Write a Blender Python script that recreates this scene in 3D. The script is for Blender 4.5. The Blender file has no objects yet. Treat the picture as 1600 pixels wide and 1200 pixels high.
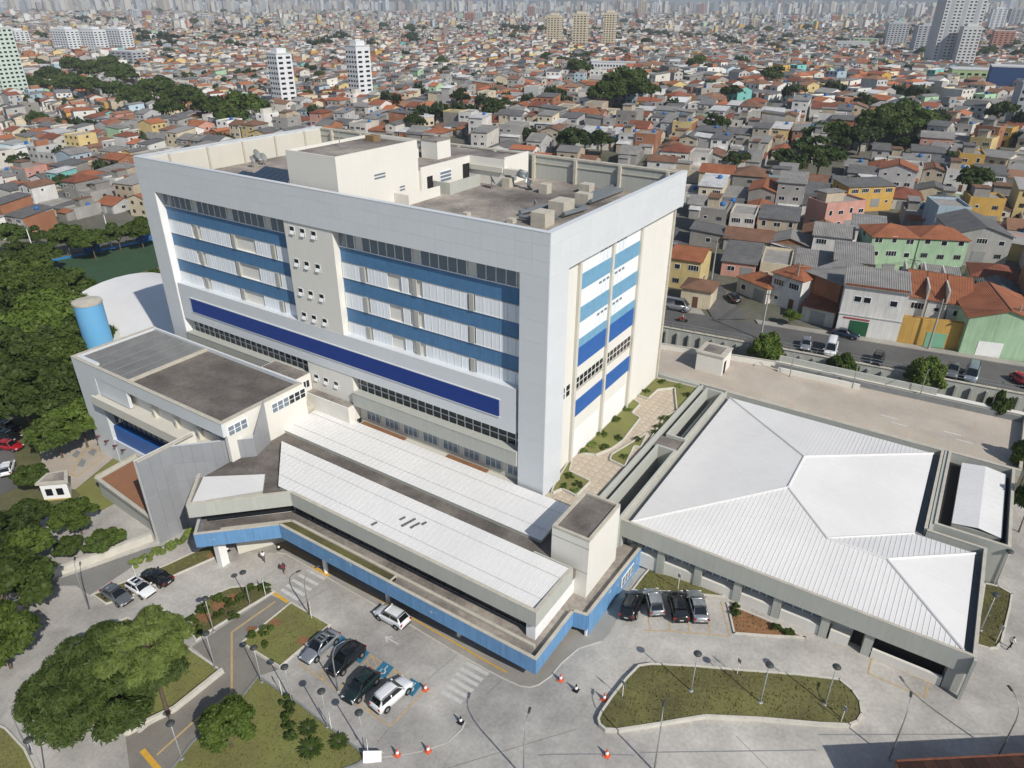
import bpy, bmesh, math, random
import numpy as np
from mathutils import Vector, Matrix
S = bpy.context.scene
random.seed(7)
# ------------------------------------------------------------------ camera
CAM = np.array([33.776, -58.412, 59.384]); FPX = 1108.0
PITCH, ROLL, YAW = 0.4894, 0.00534, -0.57880
def _basis(p, r, y):
    cy, sy, cp, sp = math.cos(y), math.sin(y), math.cos(p), math.sin(p)
    fw = np.array([sy*cp, cy*cp, -sp]); ri = np.array([cy, -sy, 0.]); up = np.cross(ri, fw)
    return ri*math.cos(r)+up*math.sin(r), -ri*math.sin(r)+up*math.cos(r), fw
RI, UP, FW = _basis(PITCH, ROLL, YAW)
cd = bpy.data.cameras.new('camera'); cam = bpy.data.objects.new('camera', cd); S.collection.objects.link(cam)
cd.sensor_width = 36; cd.lens = 36*FPX/1600; cd.clip_start = 0.5; cd.clip_end = 30000
cam.matrix_world = Matrix([[RI[0], UP[0], -FW[0], CAM[0]], [RI[1], UP[1], -FW[1], CAM[1]], [RI[2], UP[2], -FW[2], CAM[2]], [0, 0, 0, 1]])
S.camera = cam
# ------------------------------------------------------------------ world, sun, exposure
SUN_DIR = Vector((0.935, -0.355, 0.0)).normalized()      # horizontal direction towards the sun
SUN_EL = math.radians(40)
w = bpy.data.worlds.new('World'); S.world = w; w.use_nodes = True
wn = w.node_tree; sky = wn.nodes.new('ShaderNodeTexSky'); sky.sky_type = 'NISHITA'; sky.sun_disc = False
sky.sun_elevation = SUN_EL; sky.sun_rotation = math.atan2(SUN_DIR.x, SUN_DIR.y)
sky.air_density = 1.0; sky.dust_density = 1.2; sky.ozone_density = 1.0; sky.altitude = 700
wn.links.new(sky.outputs[0], wn.nodes['Background'].inputs[0]); wn.nodes['Background'].inputs[1].default_value = 0.10
sl = bpy.data.lights.new('sun', 'SUN'); sl.energy = 4.6; sl.angle = math.radians(0.53); sl.color = (1.0, 0.95, 0.87)
so = bpy.data.objects.new('sun', sl); S.collection.objects.link(so)
sv = Vector((SUN_DIR.x*math.cos(SUN_EL), SUN_DIR.y*math.cos(SUN_EL), math.sin(SUN_EL)))
so.rotation_euler = sv.to_track_quat('Z', 'Y').to_euler(); so.location = (0, 0, 200)
S.view_settings.view_transform = 'Standard'; S.view_settings.look = 'None'; S.view_settings.exposure = 0.0; S.view_settings.gamma = 1.0
S.view_settings.use_curve_mapping = False
S.cycles.max_bounces = 5; S.cycles.diffuse_bounces = 3; S.cycles.glossy_bounces = 2; S.cycles.transmission_bounces = 3
S.cycles.transparent_max_bounces = 6; S.cycles.volume_bounces = 0; S.cycles.caustics_reflective = False; S.cycles.caustics_refractive = False
S.cycles.use_denoising = True; S.cycles.use_adaptive_sampling = True; S.cycles.adaptive_threshold = 0.02

# ------------------------------------------------------------------ pixel -> place
def ray(u, v):
    return RI*(u-800)/FPX + UP*(600-v)/FPX + FW
def G(u, v, z=0.0):
    d = ray(u, v); return CAM + d*((z-CAM[2])/d[2])
_XB = [-400, -110, -75, -45, -17, -6, 0, 5, 9, 13, 16, 19, 23, 60, 400]
_ZB = [-3.2, -3.0, -2.8, -1.8, -0.5, .35, .85, 1.4, 2.0, 2.75, 3.25, 3.52, 3.6, 3.6, 3.6]
def pw(x): return float(np.interp(x, _XB, _ZB))
def GP(u, v, off=0.0):
    """pixel -> point on the (sloping) forecourt"""
    z = 0.0
    for _ in range(25):
        p = G(u, v, z+off); z = 0.5*z + 0.5*pw(p[0])
    return np.array([p[0], p[1], pw(p[0])])
def proj(P):
    d = np.asarray(P, float)-CAM; z = d@FW
    return (800+FPX*(d@RI)/z, 600-FPX*(d@UP)/z, z)
def sstep(a, b, x):
    t = min(1., max(0., (x-a)/(b-a))); return t*t*(3-2*t)
STREET_Z = 8.5
def wall_y(x): return 54.2+(x+7.5)*0.118
def terrain(x, y):
    d = math.hypot(x-CAM[0], y-CAM[1]); base = pw(x)
    und = (7*math.sin(x/310+1.0)*math.sin(y/270+.4)+4*math.sin(x/150+y/190))*sstep(170, 600, d) + 0.0055*max(0, d-1100)
    if x > -30: t = 1.0 if y > wall_y(x)+.8 else 0.0
    else:
        t = sstep(80, 230, y); t = t if x < -60 else max(t, sstep(wall_y(x), wall_y(x)+30, y))
    if x < -60: t *= sstep(-420, -120, x)*.6+.4
    return base + (STREET_Z-base)*t + und*(0.25 if y < 0 else 1)

# ------------------------------------------------------------------ helpers
COL = S.collection
class MB:
    """collects shapes into one mesh"""
    def __init__(s): s.v = []; s.f = []; s.m = []
    def add(s, vs, fs, mi=0):
        n = len(s.v); s.v += [tuple(map(float, p)) for p in vs]; s.f += [tuple(i+n for i in f) for f in fs]; s.m += [mi]*len(fs); return s
    def box(s, x0, x1, y0, y1, z0, z1, mi=0):
        return s.add([(x0,y0,z0),(x1,y0,z0),(x1,y1,z0),(x0,y1,z0),(x0,y0,z1),(x1,y0,z1),(x1,y1,z1),(x0,y1,z1)],
            [(0,3,2,1),(4,5,6,7),(0,1,5,4),(1,2,6,5),(2,3,7,6),(3,0,4,7)], mi)
    def prism(s, poly, z0, z1, mi=0):
        n = len(poly); a = sum(poly[i][0]*poly[(i+1)%n][1]-poly[(i+1)%n][0]*poly[i][1] for i in range(n))
        if a < 0: poly = poly[::-1]
        f0 = z0 if callable(z0) else (lambda p: z0); f1 = z1 if callable(z1) else (lambda p: z1)
        vs = [(p[0],p[1],f0(p)) for p in poly]+[(p[0],p[1],f1(p)) for p in poly]
        return s.add(vs, [tuple(range(n))[::-1], tuple(range(n, 2*n))]+[(i,(i+1)%n,n+(i+1)%n,n+i) for i in range(n)], mi)
    def wall(s, a, b, t, z0, z1, mi=0, z0b=None, z1b=None):
        """straight wall from a to b (xy), thickness t to the left side of a->b"""
        d = np.array(b[:2], float)-np.array(a[:2], float); L = np.hypot(*d) or 1; n = np.array([-d[1], d[0]])/L*t
        z0b = z0 if z0b is None else z0b; z1b = z1 if z1b is None else z1b
        P = [a[:2], b[:2], (b[0]+n[0], b[1]+n[1]), (a[0]+n[0], a[1]+n[1])]
        vs = [(P[0][0],P[0][1],z0),(P[1][0],P[1][1],z0b),(P[2][0],P[2][1],z0b),(P[3][0],P[3][1],z0),
              (P[0][0],P[0][1],z1),(P[1][0],P[1][1],z1b),(P[2][0],P[2][1],z1b),(P[3][0],P[3][1],z1)]
        return s.add(vs, [(0,3,2,1),(4,5,6,7),(0,1,5,4),(1,2,6,5),(2,3,7,6),(3,0,4,7)], mi)
    def quad(s, a, b, c, d, mi=0): return s.add([a,b,c,d], [(0,1,2,3)], mi)
    def tube(s, pts, rad, n=6, mi=0, cap=True):
        pts = [Vector(p) for p in pts]; rad = rad if isinstance(rad, (list, tuple)) else [rad]*len(pts); rings = []
        for i, p in enumerate(pts):
            d = (pts[min(i+1, len(pts)-1)]-pts[max(i-1, 0)]).normalized()
            u = d.orthogonal().normalized() if abs(d.z) < .999 else Vector((1,0,0)); w_ = d.cross(u)
            rings.append([p+(u*math.cos(2*math.pi*k/n)+w_*math.sin(2*math.pi*k/n))*rad[i] for k in range(n)])
        vs = [q for r in rings for q in r]; fs = []
        for i in range(len(pts)-1):
            for k in range(n): fs.append((i*n+k, i*n+(k+1)%n, (i+1)*n+(k+1)%n, (i+1)*n+k))
        if cap: fs += [tuple(range(n))[::-1], tuple(range((len(pts)-1)*n, len(pts)*n))]
        return s.add(vs, fs, mi)
    def lathe(s, prof, n=12, c=(0,0,0), mi=0):
        vs = [(c[0]+r*math.cos(2*math.pi*k/n), c[1]+r*math.sin(2*math.pi*k/n), c[2]+z) for r, z in prof for k in range(n)]; fs = []
        for i in range(len(prof)-1):
            for k in range(n): fs.append((i*n+k, i*n+(k+1)%n, (i+1)*n+(k+1)%n, (i+1)*n+k))
        fs += [tuple(range(n))[::-1], tuple(range((len(prof)-1)*n, len(prof)*n))]
        return s.add(vs, fs, mi)
    def mesh(s, name, mats, smooth=False):
        me = bpy.data.meshes.new(name); me.from_pydata(s.v, [], s.f)
        for m_ in (mats if isinstance(mats, (list, tuple)) else [mats]): me.materials.append(m_)
        if any(s.m): me.polygons.foreach_set('material_index', s.m)
        if smooth: me.polygons.foreach_set('use_smooth', [True]*len(s.f))
        me.update(); return me
    def obj(s, name, mats, parent=None, smooth=False, kind=None, label=None):
        return link(name, s.mesh(name, mats, smooth), parent, kind, label)
def link(name, me, parent=None, kind=None, label=None, loc=None, rz=0.0):
    o = bpy.data.objects.new(name, me); COL.objects.link(o)
    if loc is not None: o.location = loc
    if rz: o.rotation_euler.z = rz
    if parent is not None:
        o.parent = parent
        if loc is None and 'world' in parent: o.matrix_parent_inverse = Matrix.Translation(-Vector(parent.location))
    if kind: o['kind'] = kind
    if label: o['label'] = label
    return o
def at(o, loc, rz=0.0):          # place a part in world coordinates under a thing built in world coordinates
    o.location = loc; o.rotation_euler.z = rz; return o
def thing(name, label, cat, loc=(0,0,0), rz=0.0, group=None, world=False):
    o = bpy.data.objects.new(name, None); COL.objects.link(o); o.location = loc; o.rotation_euler.z = rz; o.empty_display_size = .2
    o['label'] = label; o['category'] = cat
    if group: o['group'] = group
    if world: o['world'] = 1
    return o
def tag(o, label, cat, group=None):
    o['label'] = label; o['category'] = cat
    if group: o['group'] = group
    return o
def part(parent, name, me, loc, rz=0.0):
    """shared mesh placed at a world position under a world-built thing"""
    o = bpy.data.objects.new(name, me); COL.objects.link(o); o.parent = parent
    o.matrix_parent_inverse = Matrix.Translation(-Vector(parent.location)) if 'world' in parent else Matrix()
    o.location = loc; o.rotation_euler.z = rz; return o
def copy_tree(o, parent=None):
    c = o.copy(); COL.objects.link(c); c.parent = parent
    for ch in o.children: copy_tree(ch, c)
    return c
def boxmesh(name, sx, sy, sz, mat, bevel=0.0):
    """box with base centre at the origin, x and y centred"""
    b = MB().box(-sx/2, sx/2, -sy/2, sy/2, 0, sz); return b.mesh(name, mat)

def butt(P, i, t, closed=False):
    """start and end of segment i of a wall run, the start pulled in by t where the corner is convex so that walls butt"""
    n = len(P); a, c = np.array(P[i], float), np.array(P[(i+1) % n], float); d = (c-a)/np.hypot(*(c-a))
    if i > 0 or closed:
        p = np.array(P[(i-1) % n], float); e = (a-p)/np.hypot(*(a-p))
        if e[0]*d[1]-e[1]*d[0] > .2: a = a+d*(t+.003)
    return a, c
# ------------------------------------------------------------------ materials
def M(name, col, rough=.75, var=.12, scale=.6, fine=9.0, bump=0.0, metal=0.0, spec=.35, streak=0.0, big=0.0, tint=None, obj_var=0.0):
    m = bpy.data.materials.new(name); m.use_nodes = True; nt = m.node_tree; N = nt.nodes; Lk = nt.links
    b = N['Principled BSDF']; b.inputs['Roughness'].default_value = rough; b.inputs['Metallic'].default_value = metal
    b.inputs['Specular IOR Level'].default_value = spec
    tc = N.new('ShaderNodeTexCoord'); co = tc.outputs['Object']
    def noise(sc, det=4, vec=None, ro=.55):
        n = N.new('ShaderNodeTexNoise'); n.inputs['Scale'].default_value = sc; n.inputs['Detail'].default_value = det; n.inputs['Roughness'].default_value = ro
        Lk.new(vec or co, n.inputs['Vector']); return n.outputs['Fac']
    def math_(op, a, b_):
        n = N.new('ShaderNodeMath'); n.operation = op
        for i, x in enumerate((a, b_)):
            if isinstance(x, (int, float)): n.inputs[i].default_value = x
            else: Lk.new(x, n.inputs[i])
        return n.outputs[0]
    f = math_('ADD', math_('MULTIPLY', noise(scale), .6), math_('MULTIPLY', noise(fine, 3), .4))
    if streak:
        mp = N.new('ShaderNodeMapping'); mp.inputs['Scale'].default_value = (2.2, 2.2, .12); Lk.new(co, mp.inputs['Vector'])
        f = math_('ADD', math_('MULTIPLY', f, 1-streak), math_('MULTIPLY', noise(1.6, 5, mp.outputs[0], .65), streak))
    rp = N.new('ShaderNodeValToRGB'); rp.color_ramp.elements[0].position = .3; rp.color_ramp.elements[1].position = .7
    c0 = [max(0, c*(1-var)) for c in col]; c1 = [min(1, c*(1+var)) for c in col]
    if tint: c0 = list(tint)
    rp.color_ramp.elements[0].color = (*c0, 1); rp.color_ramp.elements[1].color = (*c1, 1)
    Lk.new(f, rp.inputs[0]); out = rp.outputs[0]
    if big:
        mx = N.new('ShaderNodeMix'); mx.data_type = 'RGBA'; mx.blend_type = 'MULTIPLY'
        r2 = N.new('ShaderNodeValToRGB'); r2.color_ramp.elements[0].position = .35; r2.color_ramp.elements[1].position = .62
        r2.color_ramp.elements[0].color = (1-big, 1-big, 1-big*.95, 1); r2.color_ramp.elements[1].color = (1, 1, 1, 1)
        Lk.new(noise(.09, 5, None, .6), r2.inputs[0]); mx.inputs['Factor'].default_value = 1
        Lk.new(out, mx.inputs['A']); Lk.new(r2.outputs[0], mx.inputs['B']); out = mx.outputs['Result']
    if obj_var:
        oi = N.new('ShaderNodeObjectInfo'); hs = N.new('ShaderNodeHueSaturation')
        Lk.new(math_('ADD', math_('MULTIPLY', oi.outputs['Random'], obj_var), 1-obj_var/2), hs.inputs['Value'])
        Lk.new(out, hs.inputs['Color']); out = hs.outputs[0]
    Lk.new(out, b.inputs['Base Color'])
    if bump:
        bp = N.new('ShaderNodeBump'); bp.inputs['Strength'].default_value = bump; bp.inputs['Distance'].default_value = .05
        Lk.new(noise(fine, 5), bp.inputs['Height']); Lk.new(bp.outputs[0], b.inputs['Normal'])
    return m
def glass(name, col, rough=.08, spec=.6):
    m = bpy.data.materials.new(name); m.use_nodes = True; b = m.node_tree.nodes['Principled BSDF']
    b.inputs['Base Color'].default_value = (*col, 1); b.inputs['Roughness'].default_value = rough; b.inputs['Specular IOR Level'].default_value = spec
    return m
def leafmat(name, col, var=.35, trans=.3):
    m = bpy.data.materials.new(name); m.use_nodes = True; nt = m.node_tree; N = nt.nodes; Lk = nt.links
    b = N['Principled BSDF']; b.inputs['Roughness'].default_value = .6; b.inputs['Specular IOR Level'].default_value = .25
    tc = N.new('ShaderNodeTexCoord'); n1 = N.new('ShaderNodeTexNoise'); n1.inputs['Scale'].default_value = .9; n1.inputs['Detail'].default_value = 6
    n1.inputs['Roughness'].default_value = .7
    Lk.new(tc.outputs['Object'], n1.inputs['Vector']); rp = N.new('ShaderNodeValToRGB')
    rp.color_ramp.elements[0].position = .3; rp.color_ramp.elements[1].position = .7
    rp.color_ramp.elements[0].color = (*[c*(1-var) for c in col], 1)
    rp.color_ramp.elements[1].color = (min(1, col[0]*(1+var*1.3)), min(1, col[1]*(1+var)), col[2]*(1+var*.4), 1)
    Lk.new(n1.outputs['Fac'], rp.inputs[0]); oi = N.new('ShaderNodeObjectInfo'); hs = N.new('ShaderNodeHueSaturation')
    ma = N.new('ShaderNodeMath'); ma.operation = 'MULTIPLY_ADD'; ma.inputs[1].default_value = .5; ma.inputs[2].default_value = .75
    Lk.new(oi.outputs['Random'], ma.inputs[0]); Lk.new(ma.outputs[0], hs.inputs['Value']); Lk.new(rp.outputs[0], hs.inputs['Color'])
    Lk.new(hs.outputs[0], b.inputs['Base Color'])
    tr = N.new('ShaderNodeBsdfTranslucent'); Lk.new(hs.outputs[0], tr.inputs['Color']); mx = N.new('ShaderNodeMixShader'); mx.inputs[0].default_value = trans
    Lk.new(b.outputs[0], mx.inputs[1]); Lk.new(tr.outputs[0], mx.inputs[2]); Lk.new(mx.outputs[0], N['Material Output'].inputs[0])
    return m
m_clad = M('white_cladding', (.62,.645,.665), .42, .04, .3, 3, obj_var=.035, streak=.3)
m_cladk = M('cladding_backing', (.54,.56,.575), .6)
m_cream = M('cream_render', (.70,.68,.625), .85, .05, .4, 6, streak=.5)
m_creamd = M('beige_render', (.57,.55,.48), .85, .07, .4, 6, streak=.5)
m_conc = M('grey_concrete_paint', (.42,.43,.39), .85, .1, .5, 7, streak=.6)
m_conct = M('concrete_coping', (.47,.44,.37), .9, .18, 1.2, 9)
m_roofd = M('dark_roof_membrane', (.185,.165,.145), .95, .4, .35, 2.5, big=.45)
m_rooft = M('stained_roof_slab', (.33,.295,.255), .95, .45, .3, 2.2, big=.6)
m_shut = M('white_shutter', (.76,.80,.83), .5, .05, .8, obj_var=.08)
m_blue = M('blue_mosaic', (.075,.185,.34), .45, .22, 1.2, 26, streak=.45)
m_blue_lit = M('lit_blue_mosaic', (.16,.345,.50), .45, .22, 1.2, 26, streak=.45)  # lit copy of the blue mosaic, the side's sunlight put into the colour
m_blued = M('navy_louver', (.018,.045,.22), .4, .12, 1)
m_blues = M('royal_blue_panel', (.02,.11,.36), .4, .15, 1, streak=.4)
m_bluew = M('worn_blue_paint', (.13,.28,.49), .55, .25, .9, 14, streak=.6)
def chips(m, col=(.62,.64,.66)):
    nt = m.node_tree; N = nt.nodes; Lk = nt.links; b = N['Principled BSDF']; src = b.inputs['Base Color'].links[0].from_socket
    tc = N.new('ShaderNodeTexCoord'); mp = N.new('ShaderNodeMapping'); mp.inputs['Scale'].default_value = (.55, .55, .8); n = N.new('ShaderNodeTexNoise'); n.inputs['Scale'].default_value = 1.0; n.inputs['Detail'].default_value = 8; n.inputs['Roughness'].default_value = .75
    r = N.new('ShaderNodeValToRGB'); r.color_ramp.elements[0].position = .63; r.color_ramp.elements[1].position = .67; mx = N.new('ShaderNodeMix'); mx.data_type = 'RGBA'; mx.inputs['B'].default_value = (*col, 1)
    Lk.new(tc.outputs['Object'], mp.inputs[0]); Lk.new(mp.outputs[0], n.inputs['Vector']); Lk.new(n.outputs['Fac'], r.inputs[0]); Lk.new(r.outputs[0], mx.inputs['Factor']); Lk.new(src, mx.inputs['A']); Lk.new(mx.outputs['Result'], b.inputs['Base Color'])
chips(m_bluew)
m_white = M('white_paint', (.80,.80,.79), .6, .05, .7, streak=.4)
m_frame = M('white_window_frame', (.75,.76,.76), .4, .03)
m_metal = M('white_metal_roof', (.73,.722,.705), .55, .035, .25, 1.5, spec=.4, big=.08)
m_rib = M('roof_rib', (.66,.655,.64), .5, .05)
m_silver = M('silver_cladding', (.34,.35,.37), .38, .06, .6, metal=.2, obj_var=.08)
m_glassd = glass('dark_glass', (.012,.016,.02))
m_glassb = glass('blue_grey_glass', (.17,.21,.25), .1)
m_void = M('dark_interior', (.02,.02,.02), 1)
m_brown = M('terracotta_roof', (.27,.13,.07), .85, .12, .8, 12)
m_pave = M('concrete_paving', (.47,.448,.408), .9, .26, .3, 3, big=.38, bump=.15)
m_walk = M('concrete_footpath', (.36,.34,.30), .9, .16, .4, 6, big=.2)
m_deck = M('deck_concrete', (.48,.42,.35), .9, .12, .25, 4, big=.2)
m_asph = M('asphalt', (.125,.123,.118), .95, .18, .3, 12, big=.25)
m_kerb = M('kerb_concrete', (.53,.51,.45), .9, .14, 1, 8)
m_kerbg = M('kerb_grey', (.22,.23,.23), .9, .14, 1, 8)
m_grass = M('mown_grass', (.15,.165,.045), .95, .4, .3, 5, tint=(.145,.125,.055), bump=.6)
m_grass2 = M('rough_grass', (.13,.13,.042), .95, .4, .22, 3, tint=(.085,.07,.036), bump=.6, big=.45)
m_soil = M('red_soil', (.24,.12,.06), .95, .3, .6, 7, bump=.4)
m_yel = M('yellow_line', (.62,.36,.05), .8, .15, 2, 12)
m_yelf = M('faded_yellow_line', (.46,.33,.16), .8, .2, 2, 12)
m_wline = M('faded_white_line', (.56,.55,.52), .8, .16, 1.5, 10)
m_bpaint = M('blue_bay_paint', (.03,.16,.27), .75, .2, 1.5, 10)
m_tile = M('stone_tiles', (.47,.40,.31), .85, .22, 1.1, 6, obj_var=.1)
m_steel = M('galvanised_steel', (.34,.35,.35), .45, .1, 2, metal=.3)
m_black = M('black_metal', (.02,.022,.024), .5, .1)
# ================================================================== hospital tower
tw = thing('hospital_tower', 'tall white hospital block with blue mosaic bands and a flat stained roof', 'building', (-35, 18, 0), world=True)
b = MB(); b.box(-68.8, -1.0, 1.25, 35.3, -3, 36.0); b.obj('wall', m_cream, tw)
b = MB()
b.box(-70, -66.5, 0, 1.2, -3, 35.4).box(-70, -68.82, 1.2, 36, -3, 35.4)                       # west pillar and side
b.box(-70, 0, 0, .55, 35.4, 39.97).box(-70, -69.4, .55, 36, 35.4, 39.97).box(-.6, 0, .55, 36, 35.4, 39.97)
b.box(-69.4, -.6, .55, 1.24, 35.4, 36.2).box(-3.5, 0, 0, 1.2, 6, 35.4).box(-.98, 0, 1.2, 4.0, 6, 35.4)
b.box(-.98, -.6, 4.0, 36, 35.2, 36.2)
b.obj('frame', m_cladk, tw)
# cladding panels, each its own piece
pan = {}
def panel(parent, cx, cy, z0, wid, hei, face):
    k = (round(wid, 2), round(hei, 2), face)
    if k not in pan:
        pan[k] = (MB().box(-wid/2+.006, wid/2-.006, -.035, .0, .006, hei-.006) if face == 'f' else MB().box(0, .035, -wid/2+.006, wid/2-.006, .006, hei-.006)).mesh('cladding_panel', m_clad)
    part(parent, 'cladding_panel', pan[k], (cx, cy, z0))
for z0, h in ((35.4, 1.65), (37.05, 1.65), (38.7, 1.3)):
    for i in range(34): panel(tw, -70+(i+.5)*70/34, 0, z0, 70/34, h, 'f')
    for i in range(17): panel(tw, 0, (i+.5)*36/17, z0, 36/17, h, 's')
for j in range(12):
    h = 29.4/12; panel(tw, -1.75, 0, 6+j*h, 3.5, h, 'f'); panel(tw, 0, 2.0, 6+j*h, 4.0, h, 's')
    panel(tw, -68.25, 0, 6+j*h, 3.5, h, 'f')
MB().box(-66.5, -66.46, .02, 1.22, 6, 35.35).obj('reveal', m_white, tw)
# front: blue bands, shutters, pilasters, panes
BANDS = [(33.2, 31.3), (29.2, 27.35), (25.2, 23.3)]
SECT = [(-66.4, -39.2), (-30.6, -3.5)]
for x0, x1 in SECT:
    for t, bo in BANDS:
        MB().box(x0, x1, 1.12, 1.25, bo, t).obj('mosaic_band', m_blue, tw)
        MB().box(x0, x1, 1.02, 1.25, t, t+.1).obj('band_sill', m_white, tw)
        MB().box(x0, x1, 1.06, 1.25, bo-.1, bo).obj('shutter_rail', m_steel, tw)
sh = MB().box(-.52, .52, -.05, .03, 0, 1.0); sh.box(-.50, -.44, -.075, -.05, 0, 1).box(.10, .13, -.065, -.05, 0, 1)
sh = sh.mesh('shutter', m_shut)
pn = MB().box(-.58, .58, -.03, .03, 0, 1.0).mesh('window_pane', m_glassb); mul = boxmesh('mullion', .09, .14, 1.0, m_frame)
ROWS = [(31.3, 29.3), (27.35, 25.3), (23.3, 21.6)]
PIL = [-63.0, -59.7, -51.4, -43.2, -26.9, -18.7, -10.5]; SOLID = [(-49.6, -47.2), (-22.8, -20.8)]
pil = boxmesh('pilaster', .6, .4, 1.0, M('grey_pilaster', (.40,.40,.37), .85, .08, .6, streak=.4))
for zt, zb in ROWS:
    hh = zt-zb-.12
    for x0, x1 in SECT:
        x = x0+.6
        while x < x1-.5:
            if not any(a-.1 < x < c+.1 for a, c in SOLID) and not any(abs(x-p) < .72 for p in PIL[1:]):
                o = part(tw, 'shutter', sh, (x, 1.1, zb)); o.scale.z = hh
            x += 1.08
    for p in PIL[1:]: o = part(tw, 'pilaster', pil, (p, 1.12, zb)); o.scale.z = zt-zb
for x0, x1 in SECT:
    x = x0+.65
    while x < x1-.6:
        if not any(abs(x-p) < .8 for p in PIL[1:]):
            o = part(tw, 'window_pane', pn, (x, 1.15, 33.32)); o.scale.z = 2.08
        o = part(tw, 'mullion', mul, (x+.65, 1.12, 33.32)); o.scale.z = 2.08
        x += 1.3
# cream pier with small awning windows
b = MB(); b.box(-39.2, -30.6, .12, 1.25, 21.5, 35.4).box(-38.6, -30.0, .2, 1.24, 9, 15.72); b.obj('pier', m_cream, tw)
wfr = MB().box(-.5, .5, -.04, .02, 0, .1).box(-.5, .5, -.04, .02, 1.0, 1.1).box(-.5, -.4, -.04, .02, .1, 1.0).box(.4, .5, -.04, .02, .1, 1.0).mesh('frame', m_frame)
wpa = MB().box(-.4, .4, -.02, .01, .1, 1.0).mesh('pane', m_glassd); wsa = MB().add([(-.38,-.22,.06),(.38,-.22,.06),(.38,-.19,.05),(-.38,-.19,.05),(-.38,-.05,.5),(.38,-.05,.5),(.38,-.02,.48),(-.38,-.02,.48)],
    [(0,3,2,1),(4,5,6,7),(0,1,5,4),(1,2,6,5),(2,3,7,6),(3,0,4,7)]).mesh('sash', m_white)
def small_window(parent, x, y, z, rz=0):
    o = part(parent, 'window', wpa, (x, y, z), rz)
    for n, me in (('frame', wfr), ('sash', wsa)):
        c = bpy.data.objects.new(n, me); COL.objects.link(c); c.parent = o
for z in (33.75, 29.5, 25.5, 22.1, 12.9):
    for x in (-37.8, -35.9, -33.9): small_window(tw, x if z > 15 else x+.6, .12 if z > 15 else .2, z)
# spandrel with navy louvres
MB().box(-66.1, -3.95, .1, 1.25, 15.72, 21.45).box(-66.1, -3.95, .1, 1.3, 21.45, 21.6).obj('spandrel', m_clad, tw)
MB().box(-63.5, -6.2, .02, .11, 17.4, 19.62).obj('louver_panel', m_blued, tw)
b = MB()
for i in range(15): z = 17.45+i*.145; b.add([(-63.45,-.03,z),(-6.25,-.03,z),(-6.25,.02,z+.11),(-63.45,.02,z+.11)], [(0,1,2,3)])
b.obj('louver_blades', m_blued, tw, kind='stuff')
for a in ((-63.6, -6.1, 19.62, 19.74), (-63.6, -6.1, 17.28, 17.4)): MB().box(a[0], a[1], -.02, .1, a[2], a[3]).obj('louver_frame', m_clad, tw)
# strip windows under the spandrel, ledge, lower windows
for x0, x1 in ((-66.1, -38.7), (-29.9, -3.6)):
    MB().box(x0, x1, 1.2, 1.26, 13.4, 15.72).obj('strip_glazing', m_glassd, tw)
    x = x0+.4
    while x < x1: o = part(tw, 'mullion', mul, (x, 1.12, 13.4)); o.scale.z = 2.3; x += 1.25
    MB().box(x0, x1, 1.1, 1.2, 14.2, 14.28).obj('transom', m_frame, tw)
    MB().box(x0, x1, -.25, 1.25, 11.5, 13.4).box(x0, x1, -.3, .1, 13.4, 13.5).obj('ledge', m_conc, tw)
MB().box(-29.9, -3.6, .9, 1.26, 8.3, 11.5).obj('lower_wall', m_creamd, tw)
x = -28.6
while x < -5:
    MB().box(x, x+2.4, .82, .9, 9.3, 11.0).obj('lower_window', m_glassb, tw)
    for k in range(4): MB().box(x+k*.78, x+k*.78+.06, .78, .82, 9.3, 11.0).obj('mullion', m_frame, tw)
    x += 3.3
# side (east) facade
sx = -1.0
for y0, y1 in ((8.35, 16.05), (16.55, 24.25)):
    for t, bo, mm in ((33.2, 31.3, m_blue_lit), (29.2, 27.3, m_blue_lit), (25.2, 24.1, m_blue_lit), (24.1, 21.6, m_blues), (16.9, 14.7, m_blues)):
        MB().box(sx, sx+.1, y0, y1, bo, t).obj('mosaic_band', mm, tw)
    for t, bo in ((35.2, 33.2), (31.3, 29.2), (27.3, 25.2)):
        MB().box(sx, sx+.06, y0, y1, bo, t).obj('white_band', m_white, tw)
    yw = 13.0 if y0 < 10 else 17.2
    for t, bo in ((35.0, 33.4), (31.1, 29.4), (27.1, 25.4)):
        for k in range(3):
            o = MB().box(sx+.06, sx+.14, yw+k*.98, yw+k*.98+.8, bo, t).obj('side_window', m_shut, tw)
            MB().box(sx+.14, sx+.18, yw+k*.98+.1, yw+k*.98+.7, t-.4, t-.1).obj('vent_pane', m_glassb, o)
    for k in range(7):
        for zz in (18.6, 19.4): MB().box(sx, sx+.05, y0+.4+k*1.05, y0+1.2+k*1.05, zz, zz+.62).obj('strip_pane', m_glassd, tw)
    MB().box(sx, sx+.16, y0, y1, 18.35, 18.5).obj('side_sill', m_conct, tw)
    MB().box(sx, sx+.03, y0+.3, y1-.3, 8.7, 12.6).obj('white_dado', m_white, tw)
for y in (5.3, 6.5):
    for zz in (18.6, 19.4): MB().box(sx, sx+.05, y, y+.75, zz, zz+.62).obj('strip_pane', m_glassd, tw)
for y in (8.1, 16.3, 24.5): MB().box(sx, sx+.35, y-.25, y+.25, 8, 35.2).obj('side_pilaster', m_creamd, tw)
MB().box(sx-.1, sx+.25, 35.3, 35.75, 8, 35.2).obj('corner_trim', m_conct, tw)
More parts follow.
